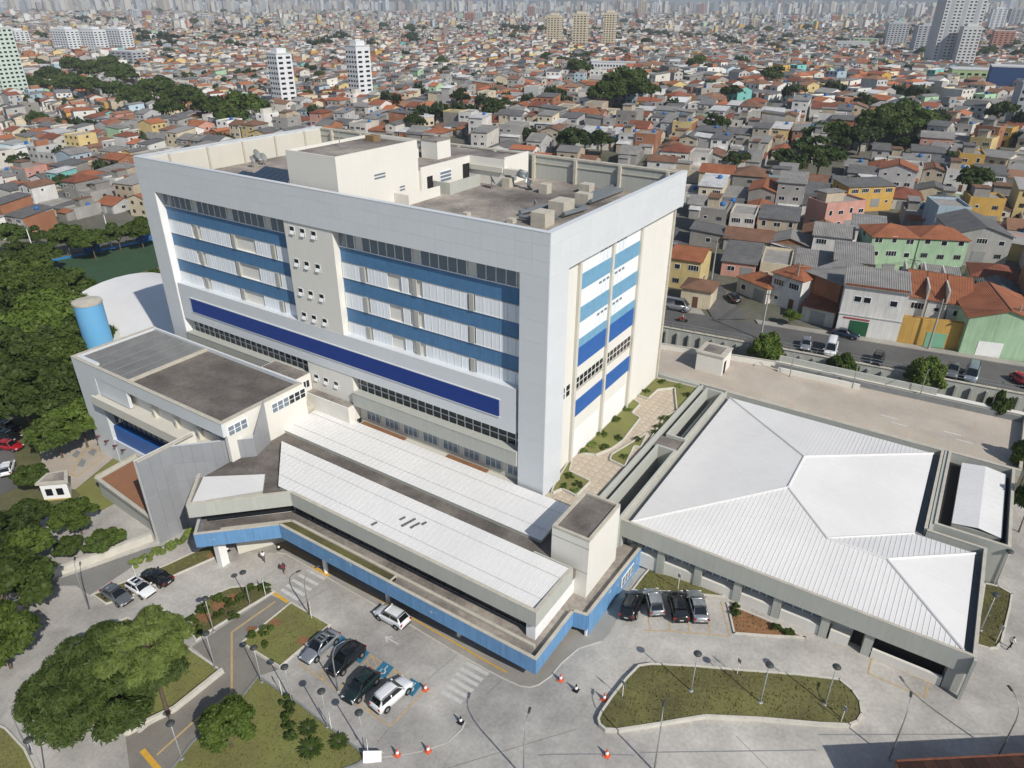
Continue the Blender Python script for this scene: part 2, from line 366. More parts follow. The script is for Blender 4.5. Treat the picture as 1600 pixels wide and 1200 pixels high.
# roof
MB().box(-69.4, -.6, 1.24, 35.5, 36.0, 36.3).box(-69.4, -.6, .55, 1.24, 36.2, 36.29).obj('roof', m_rooft, tw)
MB().box(-70, 0, 35.5, 36, 35.2, 39.6).obj('back_parapet', m_conc, tw)
MB().box(-70, 0, 35.35, 36.1, 39.6, 39.85).box(-69.5, -.7, 35.38, 35.5, 38.6, 38.72).obj('coping', m_conct, tw)
for i in range(10):
    MB().box(-66.5+i*7.1, -66.1+i*7.1, 35.0, 35.5, 36.3, 39.7).obj('parapet_pilaster', m_conct, tw)
for i in range(5): MB().box(-69.4, -69.1, 5+i*6.6, 5.3+i*6.6, 36.3, 39.7).obj('parapet_pilaster', m_conct, tw)
MB().box(-69.42, -69.3, .6, 35.4, 36.3, 39.6).obj('parapet_lining', m_creamd, tw)
MB().box(-69.3, -.62, .551, .6, 36.3, 39.6).obj('parapet_lining', m_creamd, tw)
MB().box(-70.05, .05, -.06, .6, 39.98, 40.06).box(-.65, .05, .6, 36, 39.98, 40.06).box(-70.05, -69.35, .6, 35.3, 39.98, 40.06).obj('coping', m_clad, tw)
# machine room on the roof
mr = MB(); mr.box(-39.6, -31.0, 2.3, 17.2, 36.3, 43.2); mr.box(-39.6, -31.0, 2.3, 2.5, 43.2, 43.6).box(-39.6, -31.0, 17.0, 17.2, 43.2, 43.6).box(-39.6, -39.4, 2.5, 17.0, 43.2, 43.6).box(-31.2, -31.0, 2.5, 17.0, 43.2, 43.6)
mro = mr.obj('machine_room', m_cream, tw)
MB().box(-39.4, -31.2, 2.5, 17.0, 43.2, 43.25).obj('machine_roof', m_rooft, mro)
for y, z in ((8.6, 39.9), (13.2, 37.6)):
    for k in range(2): MB().box(-31.0, -30.95, y, y+(2.0 if z > 39 else 1.0), z+k*.4, z+k*.4+.2).obj('vent_slot', m_glassb, mro)
MB().box(-37.5, -36.0, 14.2, 15.6, 43.25, 44.0).obj('hatch', M('rusty_hatch', (.22,.15,.08)), mro)
MB().tube([(-37,9,43.1),(-37,9,45.4)], .06).obj('mast', m_steel, mro)
pl = MB(); pl.box(-41, -30.6, 17.22, 28.3, 36.3, 39.6).box(-41, -24.4, 28.3, 34.8, 36.3, 39.6)
plo = pl.obj('plant_room', m_cream, tw)
MB().prism([(-41,17.4), (-30.8,17.4), (-30.8,28.5), (-24.6,28.5), (-24.6,34.6), (-41,34.6)], 39.6, 39.66).obj('plant_roof', m_rooft, plo)
MB().box(-30.8, -30.6, 17.22, 28.5, 39.6, 40.0).box(-30.6, -24.4, 28.3, 28.5, 39.6, 40.0).box(-24.6, -24.4, 28.5, 34.8, 39.6, 40.3).obj('plant_parapet', m_cream, plo)
MB().box(-36.5, -33.5, 24.5, 27.6, 39.66, 42.2).obj('roof_hut', m_cream, plo); MB().box(-36.6, -33.4, 24.4, 27.7, 42.2, 42.3).obj('hut_roof', m_rooft, plo); MB().box(-40, -36.8, 20, 24.2, 39.66, 41.0).obj('roof_hut', m_cream, plo)
MB().box(-30.6, -30.55, 18.4, 19.6, 36.3, 38.6).obj('door_opening', m_void, plo); MB().box(-30.6, -30.55, 26.6, 28.2, 36.3, 39.0).obj('door_opening', m_void, plo)
o = MB().box(-30.6, -30.54, 21.2, 23.8, 37.3, 38.9).obj('window_frame', m_frame, plo)
for k in range(3): MB().box(-30.54, -30.5, 21.3, 23.7, 37.4+k*.5, 37.72+k*.5).obj('vent_slot', m_glassb, o)
MB().box(-30.95, -28.5, 12.0, 12.25, 36.3, 37.6).box(-28.75, -28.5, 12.25, 18.6, 36.3, 37.6).obj('low_wall', m_cream, tw); MB().box(-30.5, -27.6, 19.6, 19.85, 36.3, 37.9).box(-27.85, -27.6, 19.85, 26.8, 36.3, 37.9).obj('low_wall', m_conc, tw)
MB().box(-30.4, -24.6, 28.0, 28.28, 38.2, 38.9).box(-24.4, -20.8, 28.2, 29.0, 38.0, 38.8).obj('duct_bridge', m_creamd, tw)
# roof services
duct = M('duct_metal', (.26,.29,.31), .4, .1, 2, metal=.5)
MB().tube([(-22,28.6,38.4),(-20.9,28.6,38.2),(-20.4,28.6,37.4),(-20.4,28.6,36.3)], .6, 8).obj('duct', duct, tw, smooth=True)
def roof_box(u, v, sx_, sy_, h):
    c_ = G(u, v, 36.3); MB().box(c_[0]-sx_/2, c_[0]+sx_/2, c_[1], c_[1]+sy_, 36.3, 36.3+h).obj('vent_shaft', m_conct, tw)
for a in ((790,293,1.3,1.3,1.3), (848,303,1.3,1.3,1.3), (840,355,2.0,2.2,1.7), (868,338,2.2,2.8,1.8), (908,317,2.0,1.4,1.2), (726,339,.8,.8,.5), (796,350,.9,.9,.6), (912,303,1.6,1.6,1.3)): roof_box(*a)
def rp(*pix): return [tuple(G(u, v, 36.8)) for u, v in pix]
for pts in (rp((812,338),(858,345)), rp((812,332),(872,318),(915,324)), rp((918,310),(965,294)), rp((922,315),(972,296)), rp((880,335),(915,325)), rp((905,310),(960,290)), rp((858,345),(868,338))):
    MB().tube(pts, .30, 6).obj('roof_pipe', duct, tw)
def dish(x, y, z, r, par):
    b = MB(); prof = [(r*t, .35*r*t*t) for t in (0.05, .35, .65, .85, 1.0)]; n_ = 14; b.add([(q[0]*math.cos(6.2832*k/n_), q[0]*math.sin(6.2832*k/n_), q[1]) for q in prof for k in range(n_)], [(i*n_+k, i*n_+(k+1) % n_, (i+1)*n_+(k+1) % n_, (i+1)*n_+k) for i in range(4) for k in range(n_)]+[tuple(range(n_))])
    o = b.obj('satellite_dish', m_kerbg, None, smooth=True); o.parent = par; o.matrix_parent_inverse = Matrix.Translation(-Vector(par.location))
    o.location = (x, y, z+1.2); o.rotation_euler = (math.radians(62), 0, random.uniform(1.6, 2.6))
    MB().tube([(x,y,z),(x,y,z+1.2)], .06).obj('dish_mast', m_steel, par)
for u, v, r in ((402,254,.9), (412,258,.7), (768,295,.8), (800,288,.8), (835,330,.45), (395,262,.6)): c_ = G(u, v, 36.3); dish(c_[0], c_[1], 36.3, r, tw)
solar = M('solar_collector', (.03,.045,.07), .2, .1, 2, spec=.6)
col = MB().add([(-.55,-1.5,.35),(.55,-1.5,.35),(.55,1.5,1.3),(-.55,1.5,1.3),(-.55,-1.5,.25),(.55,-1.5,.25),(.55,1.5,1.2),(-.55,1.5,1.2)], [(0,1,2,3),(7,6,5,4),(0,4,5,1),(1,5,6,2),(2,6,7,3),(3,7,4,0)]).mesh('solar_panel', solar)
leg = MB().box(-.5,-.45,1.3,1.4,0,1.2).box(.45,.5,1.3,1.4,0,1.2).box(-.5,-.45,-1.4,-1.3,0,.3).box(.45,.5,-1.4,-1.3,0,.3).mesh('panel_stand', m_steel)
for i in range(8):
    for j in range(2):
        o = part(tw, 'solar_panel', col, (-58.5+i*1.3, 8.5+j*4.2, 36.3)); c = bpy.data.objects.new('panel_stand', leg); COL.objects.link(c); c.parent = o

# ================================================================== low west wing
lw = thing('west_wing', 'low white clad wing with dark flat roof and grey slatted roof half', 'building', (-54, -9, -2.8), world=True)
b = MB(); b.box(-70.6, -37.2, -14.6, -2.7, -3, 13.2).obj('wall', m_cream, lw); MB().box(-70, -37, -2.6, -.3, -3, 10.0).obj('link_slab', m_conct, lw)
b = MB(); b.box(-71, -65.6, -15.8, -14.6, -3, 14).box(-71, -70.6, -14.6, -2.6, -3, 14).box(-65.6, -36.6, -15.8, -15.3, 12.1, 14).box(-65.6, -57.9, -15.75, -15.3, 9.4, 12.1).obj('cladding', m_clad, lw)
MB().box(-37.2, -36.6, -15.3, -2.6, -2, 14).obj('east_wall', m_cream, lw)
MB().box(-65.6, -37.2, -15.3, -14.6, 12.1, 13.2).obj('soffit', m_cream, lw)
MB().box(-66.1, -41.0, -16.8, -14.6, 8.0, 9.2).box(-66.1, -41.0, -16.8, -16.5, 9.2, 9.45).obj('balcony', m_creamd, lw)
for i in range(3): MB().box(-57.8+i*4.9, -53.2+i*4.9, -14.68, -14.58, 11.0, 12.05).obj('shutter', m_shut, lw)
for i in range(3): MB().box(-43.0+i*1.6, -41.6+i*1.6, -14.7, -14.6, 10.6, 12.0).obj('window', m_glassb, lw)
for x in (-53.0, -48.1, -43.2): MB().box(x-.2, x+.2, -15.2, -14.6, 9.2, 12.1).obj('pilaster', m_creamd, lw)
MB().box(-65.6, -41, -14.75, -14.6, 4.1, 8.0).obj('glazing', m_glassd, lw)
for i in range(19): MB().box(-65+i*1.25, -64.93+i*1.25, -14.8, -14.75, 4.1, 8.0).obj('mullion', m_black, lw)
for z in (5.4, 6.7): MB().box(-65.6, -41, -14.78, -14.75, z, z+.06).obj('transom', m_black, lw)
MB().box(-65.0, -41, -15.5, -14.6, 1.6, 4.1).obj('blue_panel', m_blues, lw)
MB().box(-65.6, -41, -15.75, -14.6, -3, 1.6).obj('plinth', m_clad, lw)
MB().box(-70.6, -37.2, -15.3, -2.9, 13.2, 13.45).obj('roof', m_roofd, lw)
MB().box(-71.05, -36.55, -15.85, -15.3, 14, 14.08).box(-71.05, -70.55, -15.3, -2.55, 14, 14.08).box(-37.25, -36.55, -15.3, -2.9, 14, 14.08).obj('coping', m_conct, lw)
MB().box(-70.6, -37.2, -2.9, -2.6, 13.2, 14).obj('back_parapet', m_clad, lw)
MB().box(-57.6, -57.2, -15.3, -2.9, 13.45, 13.85).obj('roof_kerb', m_conct, lw)
slm = M('roof_slat_grey', (.23,.23,.225), .8, .2, .5, 8, big=.2)
for i in range(40):
    y = -15.1+i*.305; MB().box(-70.4, -57.7, y, y+.25, 13.55, 13.68).obj('roof_slat', slm, lw)
for x in (-68, -65, -62.3, -59.8): MB().box(x, x+.14, -15.2, -3, 13.68, 13.74).obj('slat_rail', m_kerbg, lw)
MB().box(-45.5, -38.2, -2.58, .05, 8, 13.9).obj('link_block', m_cream, lw); MB().box(-45.3, -38.4, -2.4, -.1, 13.9, 13.96).obj('link_roof', m_rooft, lw)
o = MB().box(-38.2, -38.14, -2.2, -.4, 12.0, 13.2).obj('window_frame', m_frame, lw); [MB().box(-38.14, -38.1, -2.1+k*.6, -1.65+k*.6, 12.1, 13.1).obj('window_pane', m_glassd, o) for k in range(3)]
MB().box(-38.1, -30.0, -1.2, .15, 8.2, 11.4).obj('link_step', m_cream, lw); MB().box(-38.1, -30.2, -1.0, .12, 11.4, 11.46).obj('link_roof', m_rooft, lw)
for (y0, n, zb) in ((-15.0, 3, 12.0), (-8.2, 6, 12.0)):
    MB().box(-36.6, -36.52, y0-.15, y0+n*.95+.05, zb-.1, zb+1.35).obj('window_frame', m_frame, lw)
    for k in range(n):
        o = MB().box(-36.52, -36.47, y0+k*.95, y0+k*.95+.75, zb+.02, zb+.55).box(-36.52, -36.47, y0+k*.95, y0+k*.95+.75, zb+.68, zb+1.2).obj('window_pane', m_glassb if k < 3 else m_glassd, lw)
for i, x in enumerate((-69.6, -67.2, -64.9, -62.8)):
    MB().tube([(x,-15.8,.9),(x,-16.2,1.0)], .08, 8).box(x-.16, x+.16, -16.45, -16.15, .85, 1.1).obj('wall_lamp', M('wall_lamp_red%d' % i, (.12,.03,.03)), lw)

# terracotta roofed lean-to
tb = thing('terracotta_block', 'low wedge-shaped block with flat terracotta roof and pale grey wall', 'building', (-52, -19, -2), world=True)
P = [(-59.4,-22.1), (-60.0,-15.82), (-44.0,-15.82), (-42.35,-19.8), (-42.35,-23.2)]
MB().prism(P, -3.0, .6).obj('wall', m_conc, tb)
Pi = [(-58.9,-21.7), (-59.4,-16.2), (-44.3,-16.2), (-42.8,-19.9), (-42.8,-22.8)]
MB().prism(Pi, .6, .68).obj('roof', m_brown, tb)
b = MB()
for i in (0, 1, 4): b.wall(P[i], P[(i+1) % 5], -.32 if False else .32, .6, 1.05)
b.obj('parapet', m_conct, tb)
# silver folded screen wall
sw = thing('metal_screen_wall', 'tall folded silver metal-clad wall beside the entrance', 'wall', (-40, -18, -1.5), world=True)
segs = [((-42.3,-24.0), (-42.3,-19.8), 10.9, 10.9), ((-42.3,-19.8), (-35.3,-12.7), 10.9, 10.9), ((-35.3,-12.7), (-36.5,-9.4), 10.9, 14.6)]
MB().prism([(-42.3,-24.0), (-42.3,-19.8), (-35.3,-12.7), (-36.5,-9.4), (-36.9,-9.6), (-35.85,-12.6), (-42.7,-19.6), (-42.7,-24.0)], -2, 10.85).obj('backing', m_cladk, sw)
for a, c, za, zb in segs:
    L = math.dist(a, c); n = max(2, round(L/1.25)); d = (np.array(c)-np.array(a))/L; nz = 5
    for i in range(n):
        for j in range(nz):
            f0, f1 = i/n, (i+1)/n; z0 = -2+12.9*j/nz; z1 = -2+12.9*(j+1)/nz
            zt0 = z1 if j < nz-1 else za+(zb-za)*f0; zt1 = z1 if j < nz-1 else za+(zb-za)*f1
            p0 = np.array(a)+d*(L*f0+.01); p1 = np.array(a)+d*(L*f1-.01)
            MB().wall(p0, p1, -.06, z0+.01, zt0-.01, z0b=z0+.01, z1b=zt1-.01).obj('metal_panel', m_silver, sw)
MB().wall((-42.75,-24.0), (-42.75,-16.4), -.5, 10.86, 11.0).obj('coping', m_conct, sw)
MB().wall((-43.2,-24.0), (-43.2,-15.85), -.42, -2, 10.84).obj('return_wall', m_cream, sw)

# ================================================================== entrance pavilion
ep = thing('entrance_pavilion', 'low entrance pavilion with long white metal roofs and blue painted canopy edge', 'building', (-12, -9, 0), world=True)
base = [(9.0,-13.0), (9.0,-.1), (-37.0,-.1), (-37.0,-14.6), (-34.5,-17.0), (-32.0,-20.0), (-27.5,-13.0)]
MB().prism(base, -2, 4.8).obj('ground_floor', m_creamd, ep)
MB().wall((-27.0,-13.12), (8.9,-13.12), .1, -.4, 3.4).obj('lobby_glazing', m_glassd, ep)
terr = [(10.15,-18.05), (10.15,-10.9), (11.6,-10.5), (11.9,1.8), (9.2,1.8), (9.2,-.2), (-36.8,-.2), (-36.8,-19.5), (-31.9,-24.7), (-25.1,-18.05)]
MB().prism(terr, 3.6, 4.9).obj('canopy_slab', m_rooft, ep)
cp = [(-36.9,-20.0), (-31.8,-25.0), (-25.0,-18.35), (10.45,-18.35), (10.45,-11.1), (11.9,-10.8), (12.2,2.0)]
for i in range(len(cp)-1):
    a, c = butt(cp, i, .28); L = math.dist(a, c); n = max(1, round(L/3.2)); d = np.subtract(c, a)/L
    zb = 3.4 if i < 5 else None
    for k in range(n):
        p0 = np.array(a)+d*(L*k/n+.01); p1 = np.array(a)+d*(L*(k+1)/n-.01)
        MB().wall(p0, p1, .28, 3.55 if i < 4 else (3.4 if i < 5 else 1.0), 5.45).obj('blue_panel', m_bluew, ep)
    MB().wall(*butt(cp, i, .34), .34, 5.453, 5.52).obj('canopy_coping', m_conct, ep)
MB().wall((11.84,-10.75), (12.0,-4.6), .2, 1.2, 3.39).obj('white_base', m_white, ep)
o = MB().box(12.12, 12.2, -3.4, -.3, 3.3, 4.7).obj('grille_window', m_white, ep)
for k in range(4):
    for j in range(2): MB().box(12.2, 12.23, -3.2+k*.75, -2.65+k*.75, 3.45+j*.62, 3.95+j*.62).obj('pane', m_glassb, o)
for x in (-20, -10, 0, 8): MB().tube([(x,-16.6,pw(x)-.2),(x,-16.6,3.62)], .28, 10).obj('column', m_white, ep)
MB().box(-32.6, -31.6, -22.6, -21.6, -1.6, 3.62).obj('column', m_white, ep)
# terrace planters and kerbs
MB().prism([(-31.0,-23.9), (-25.3,-18.3), (-8.0,-18.3+.35), (-8.0,-17.0), (-24.6,-16.95), (-30.3,-22.6)], 4.9, 5.18).obj('planter_bed', m_grass2, ep)
MB().wall((-24.6,-16.9), (9.3,-16.9), .35, 4.9, 5.25).obj('terrace_kerb', m_conct, ep)
MB().wall((-30.3,-22.55), (-24.6,-16.9), .35, 4.9, 5.25).obj('terrace_kerb', m_conct, ep)
MB().wall((-8.0,-18.0), (-8.0,-16.9), .2, 4.9, 5.3).obj('terrace_kerb', m_conct, ep)
# upper storey
up_ = [(8.85,-15.9), (8.85,-.1), (-36.9,-.1), (-36.9,-18.4), (-33.2,-22.2), (-26.0,-15.0), (7.8,-15.0), (7.8,-15.9)]
MB().prism(up_, 4.88, 8.1).obj('upper_wall', m_white, ep)
MB().wall((-25.95,-15.06), (7.75,-15.06), .04, 5.0, 7.1).obj('upper_glazing', m_glassd, ep)
MB().wall((-33.1,-22.25), (-26.0,-15.1), .06, 5.0, 7.1).obj('upper_glazing', m_glassd, ep)
for k in range(17): MB().box(-25+k*2, -24.92+k*2, -15.14, -15.06, 5.0, 7.1).obj('mullion', m_black, ep)
MB().prism([(9.0,-16.2), (9.0,-.15), (-36.95,-.15), (-36.95,-19.7), (-32.9,-24.2), (-24.75,-16.2)], 7.15, 8.2).obj('roof_slab', m_roofd, ep)
fp = [(-37.05,-19.9), (-32.8,-24.45), (-24.7,-16.3), (9.1,-16.3), (9.1,-9.1)]
for i in range(4):
    MB().wall(*butt(fp, i, .25), .25, 7.1, 8.95).obj('fascia', m_conc, ep); MB().wall(*butt(fp, i, .4), .4, 8.953, 9.02).obj('fascia_coping', m_conct, ep)
MB().box(4.4, 9.0, -9.2, -9.0, 8.2, 9.0).obj('fascia', m_conc, ep)
# white standing seam roofs: sheets as pieces, ribs joined
def seam_roof(parent, poly, zf, along, step=.62, rib=.06, sheets=None, mat=m_metal):
    """poly: xy list of one plane; zf(x,y) height; ribs run along 'x' or 'y'"""
    bm = MB(); bm.add([(p[0],p[1],zf(*p)) for p in poly], [tuple(range(len(poly)))]); o = bm.obj('roof_sheet', mat, parent)
    r = MB(); ax = 1 if along == 'x' else 0; lo = min(p[ax] for p in poly); hi = max(p[ax] for p in poly); c = lo+step*.5; n = len(poly)
    while c < hi:
        xs = []
        for i in range(n):
            p, q = poly[i], poly[(i+1) % n]
            if (p[ax]-c)*(q[ax]-c) < 0: t = (c-p[ax])/(q[ax]-p[ax]); xs.append(p[1-ax]+t*(q[1-ax]-p[1-ax]))
        xs.sort()
        for k in range(0, len(xs)-1, 2):
            a, e = xs[k], xs[k+1]
            P0 = (a, c) if ax == 1 else (c, a); P1 = (e, c) if ax == 1 else (c, e)
            z0, z1 = zf(*P0), zf(*P1); h = rib; wv = (0, h) if ax == 1 else (h, 0)
            r.add([(P0[0]-wv[0], P0[1]-wv[1], z0-.02), (P1[0]-wv[0], P1[1]-wv[1], z1-.02), (P1[0]+wv[0], P1[1]+wv[1], z1-.02), (P0[0]+wv[0], P0[1]+wv[1], z0-.02),
                   (P0[0]-wv[0]*.5, P0[1]-wv[1]*.5, z0+h), (P1[0]-wv[0]*.5, P1[1]-wv[1]*.5, z1+h), (P1[0]+wv[0]*.5, P1[1]+wv[1]*.5, z1+h), (P0[0]+wv[0]*.5, P0[1]+wv[1]*.5, z0+h)],
                  [(4,5,6,7),(0,1,5,4),(2,3,7,6),(0,4,7,3),(1,2,6,5)])
        c += step
    if r.f: ro = r.obj('roof_ribs', m_rib, None, kind='stuff'); ro.parent = o
    return o
for y0, y1, xl0, xl1, xr, zs in ((-6.9, -.4, -37.0, -36.7, 4.0, .06), (-15.9, -9.3, -27.3, -34.3, 8.75, .05)):
    n = 4
    for k in range(n):         # runs of sheets with a small lap step
        f0, f1 = k/n, (k+1)/n
        a0 = y0+(y1-y0)*f0; a1 = y0+(y1-y0)*f1; l0 = xl0+(xl1-xl0)*f0; l1 = xl0+(xl1-xl0)*f1
        seam_roof(ep, [(l0,a0), (xr,a0), (xr,a1-.01), (l1,a1-.01)], lambda x, y, k=k: 8.66+(y-y0)*zs+.03*(k % 2), 'y', .75, .022)
MB().prism([(-36.9,-6.85), (3.9,-6.85), (3.9,-.45), (-36.6,-.45)], 8.2, 8.6).prism([(-27.2,-15.8), (8.7,-15.8), (8.7,-9.4), (-34.1,-9.4)], 8.2, 8.6).obj('roof_upstand', m_conc, ep)
seam_roof(ep, [(-36.3,-19.7), (-33.0,-23.6), (-28.0,-17.6), (-30.5,-15.2)], lambda x, y: 8.7, 'x', .8, .022)
MB().prism([(-36.2,-19.7), (-33.0,-23.5), (-28.1,-17.6), (-30.5,-15.3)], 8.2, 8.66).obj('roof_upstand', m_conc, ep)
dk = M('roof_patch', (.12,.12,.12))
for dx, dy, l in ((-9.8,-13.6,1.8), (-8.8,-13.3,1.2), (-10.7,-12.9,.7), (-8.1,-12.2,.6), (-12.8,-15.2,.7)):
    MB().wall((dx,dy), (dx+.25*l,dy+l), .22, 8.6, 8.7+(dy+l+15.9)*.05+.075, z1b=8.7+(dy+l+15.9)*.05+.075).obj('roof_patch', dk, ep)
# north strip at the tower foot: planters
MB().box(-29.5, -3.6, -.3, .85, 8.2, 8.6).obj('foot_ledge', m_creamd, ep)
for x0, x1 in ((-29.2, -21.5), (-14.5, -8.2)):
    MB().box(x0, x1, -.25, .7, 8.6, 8.75).obj('planter_bed', m_soil, ep)
# cream stair tower
st = thing('stair_tower', 'square cream stair tower with dark flat roof beside the white roofs', 'tower', (8, -4.5, 1), world=True)
MB().box(6.0, 10.3, -8.25, -1.2, 1.0, 12.3).obj('wall', m_cream, st)
MB().box(6.3, 10.0, -7.95, -1.5, 12.3, 12.36).obj('roof', m_roofd, st)
MB().box(6.0, 10.3, -8.25, -7.95, 12.3, 12.6).box(6.0, 10.3, -1.5, -1.2, 12.3, 12.6).box(6.0, 6.3, -7.95, -1.5, 12.3, 12.6).box(10.0, 10.3, -7.95, -1.5, 12.3, 12.6).obj('parapet', m_conct, st)
for z in (11.4, 8.2): MB().box(5.98, 10.32, -8.27, -8.25, z, z+.05).obj('render_joint', m_kerbg, st)

# ================================================================== roof garden podium
rg = thing('roof_garden', 'paved roof garden with zigzag planted beds beside the tower', 'garden', (2.5, 20, 0), world=True)
GX = 6.0
MB().box(-.99, GX, .2, 36.2, 2.0, 8.3).box(0.05, GX, -1.1, .2, 2.0, 8.3).obj('podium', m_conc, rg)
MB().box(-.99, GX, 4.1, 36.2, 8.3, 8.36).box(.05, GX, -1.0, 4.1, 8.3, 8.36).obj('slab', m_rooft, rg)
def zz_poly(pix, z=8.45): return [tuple(G(u, v, z)[:2]) for u, v in pix]
beds = [[(1024,592),(1095,608),(1085,645),(1075,648),(1055,607),(1027,610),(1012,624),(995,618)],
        [(1074,648),(1083,647),(1058,690),(1042,700),(1027,672),(1041,652)],
        [(984,625),(999,633),(986,647),(999,655),(972,690),(955,702),(930,712),(897,706)],
        [(1010,680),(1000,700),(990,698),(975,730),(954,720),(957,712)],
        [(878,718),(893,722),(888,738),(921,754),(900,775),(878,765),(863,771),(866,762)]]
for bd in beds:
    P = zz_poly(bd); P = [(min(max(p[0], -.9), GX-.3), min(p[1], 35.9)) for p in P]
    MB().prism(P, 8.36, 8.62).obj('planted_bed', m_grass, rg)
    b = MB(); n = len(P)
    for i in range(n):
        if math.dist(P[i], P[(i+1) % n]) > .3: b.wall(P[i], P[(i+1) % n], .16, 8.36, 8.75)
    b.obj('bed_kerb', m_kerb, rg)
ti = MB().box(-.48, .48, -.48, .48, 0, .04).mesh('paving_tile', m_tile)
for i in range(7):
    for j in range(37):
        x, y = -.45+i, -.4+j
        if x < .2 and y < 4.6: continue
        if x > GX-.5: continue
        part(rg, 'paving_tile', ti, (x, y, 8.37))
MB().box(GX-.25, GX+.25, 3.0, 36.6, 7.6, 9.0).box(-.99, GX, 36.2, 36.7, 2, 9.0).obj('parapet', m_conc, rg)
# light wells between the garden and the annex
wl = thing('light_well_strip', 'grey concrete strip with two long open light wells beside the annex', 'light well', (7.8, 18, 2), world=True)
b = MB()
for y0, y1 in ((-.6, 17.5), (20.5, 36.2)):
    b.box(6.9, 7.2, y0, y1, 4, 8.95).box(9.3, 9.6, y0, y1, 4, 8.95).box(7.2, 9.3, y0, y0+.3, 4, 8.95).box(7.2, 9.3, y1-.3, y1, 4, 8.95)
b.obj('well_wall', m_conc, wl)
MB().box(7.2, 9.3, -.3, 36, 3.6, 3.9).obj('well_floor', m_kerbg, wl)
MB().box(6.3, 9.6, 17.5, 20.5, 8.2, 8.5).obj('bridge_slab', m_roofd, wl)
MB().box(6.25, 6.9, -.5, 36.2, 7.2, 7.6).obj('gutter', m_void, wl)
MB().tube([(8.2,20.8,7.2),(8.2,36,7.2)], .2).obj('cross_beam', m_conc, wl)

# ================================================================== clinic annex
an = thing('clinic_annex', 'single storey clinic with a wide white hipped metal roof and grey fascia', 'building', (27, 18, 3.6), world=True)
AZ = 8.45; SL = .15
def hz(d): return AZ+.02+SL*d
A_, B_, C_, D_, E_, F_ = (10.6,1.6), (43.2,1.6), (43.2,17.0), (37.4,17.0), (37.4,36.0), (10.6,36.0)
R1, R2, N3, N4 = (24.0,22.6), (24.0,15.0), (29.7,9.3), (35.5,9.3)
seam_roof(an, [A_, R2, R1, F_], lambda x, y: hz(x-10.6), 'x', 3.3, .03)
seam_roof(an, [F_, R1, E_], lambda x, y: hz(36.0-y), 'y', .46, .034)
seam_roof(an, [E_, R1, R2, N3, D_], lambda x, y: hz(37.4-x), 'x', 3.3, .03)
seam_roof(an, [A_, B_, N4, N3, R2], lambda x, y: hz(y-1.6), 'y', .46, .034)
seam_roof(an, [D_, N3, N4, C_], lambda x, y: hz(17.0-y), 'y', .46, .034)
seam_roof(an, [B_, C_, N4], lambda x, y: hz(43.2-x), 'x', 3.3, .03)
b = MB()
for p, q, dp, dq in ((A_,R2,0,13.4), (F_,R1,0,13.4), (E_,R1,0,13.4), (R1,R2,13.4,13.4), (R2,N3,13.4,7.7), (D_,N3,0,7.7), (N3,N4,7.7,7.7), (N4,C_,7.7,0), (N4,B_,7.7,0)):
    b.tube([(p[0],p[1],hz(dp)+.02), (q[0],q[1],hz(dq)+.02)], .14, 6)
b.obj('ridge_caps', m_rib, an)
MB().prism([(9.7,1.3), (43.9,1.3), (43.9,18.0), (38.2,18.0), (38.2,36.9), (9.7,36.9)], 7.2, 7.9).obj('gutter_floor', m_kerbg, an)
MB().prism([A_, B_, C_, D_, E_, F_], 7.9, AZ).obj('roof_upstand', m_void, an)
ring = [(9.6,1.0), (44.2,1.0), (44.2,18.3), (38.5,18.3), (38.5,37.2), (9.6,37.2)]
for i in range(6):
    a, c = ring[i], ring[(i+1) % 6]
    MB().wall(*butt(ring, i, .28, True), .28, 6.5 if i in (0, 1) else 3.0, 8.7).obj('fascia', m_conc, an)
    MB().wall(*butt(ring, i, .32, True), .32, 8.703, 8.76).obj('coping', m_conct, an)
MB().prism([(10.0,2.4), (43.2,2.4), (43.2,17.6), (37.9,17.6), (37.9,36.6), (10.0,36.6)], 2.8, 6.5).obj('wall', m_creamd, an)
MB().prism([(9.9,1.3), (43.9,1.3), (43.9,17.9), (9.9,17.9)], 6.5, 7.2).obj('soffit', m_conc, an)
for x in (14.6, 18.9, 23.2, 27.3, 32.0, 36.0): MB().box(x-.4, x+.4, 1.3, 2.38, 2.8, 6.5).obj('column', m_conc, an)
MB().box(42.6, 43.9, 1.35, 2.6, 2.8, 6.5).box(44.0, 44.25, .6, 1.0, 3.4, 8.7).obj('column', m_conc, an)
xs = [10.2, 14.6, 18.9, 23.2, 27.3, 32.0]
for i in range(5):
    a, c = xs[i]+.5, xs[i+1]-.5
    o = MB().box(a, c, 2.3, 2.4, 5.0, 6.4).obj('window_band', m_glassb, an)
    for k in range(5): MB().box(a+k*(c-a)/4-.04, a+k*(c-a)/4+.04, 2.24, 2.3, 5.0, 6.4).obj('mullion', m_frame, o)
    MB().box(a-.05, c+.05, 1.42, 2.4, 3.0, 4.85).obj('dado', m_cream, an)
MB().box(32.6, 34.4, 1.42, 2.4, 3.0, 4.9).obj('dado', m_cream, an)
MB().box(34.5, 35.5, 2.34, 2.4, 3.4, 6.0).obj('doorway', m_void, an)
MB().box(36.5, 42.5, 2.3, 2.4, 3.6, 6.5).obj('loading_opening', m_void, an)
MB().box(36.5, 42.5, 1.3, 1.6, 3.3, 4.7).obj('loading_dado', m_cream, an)
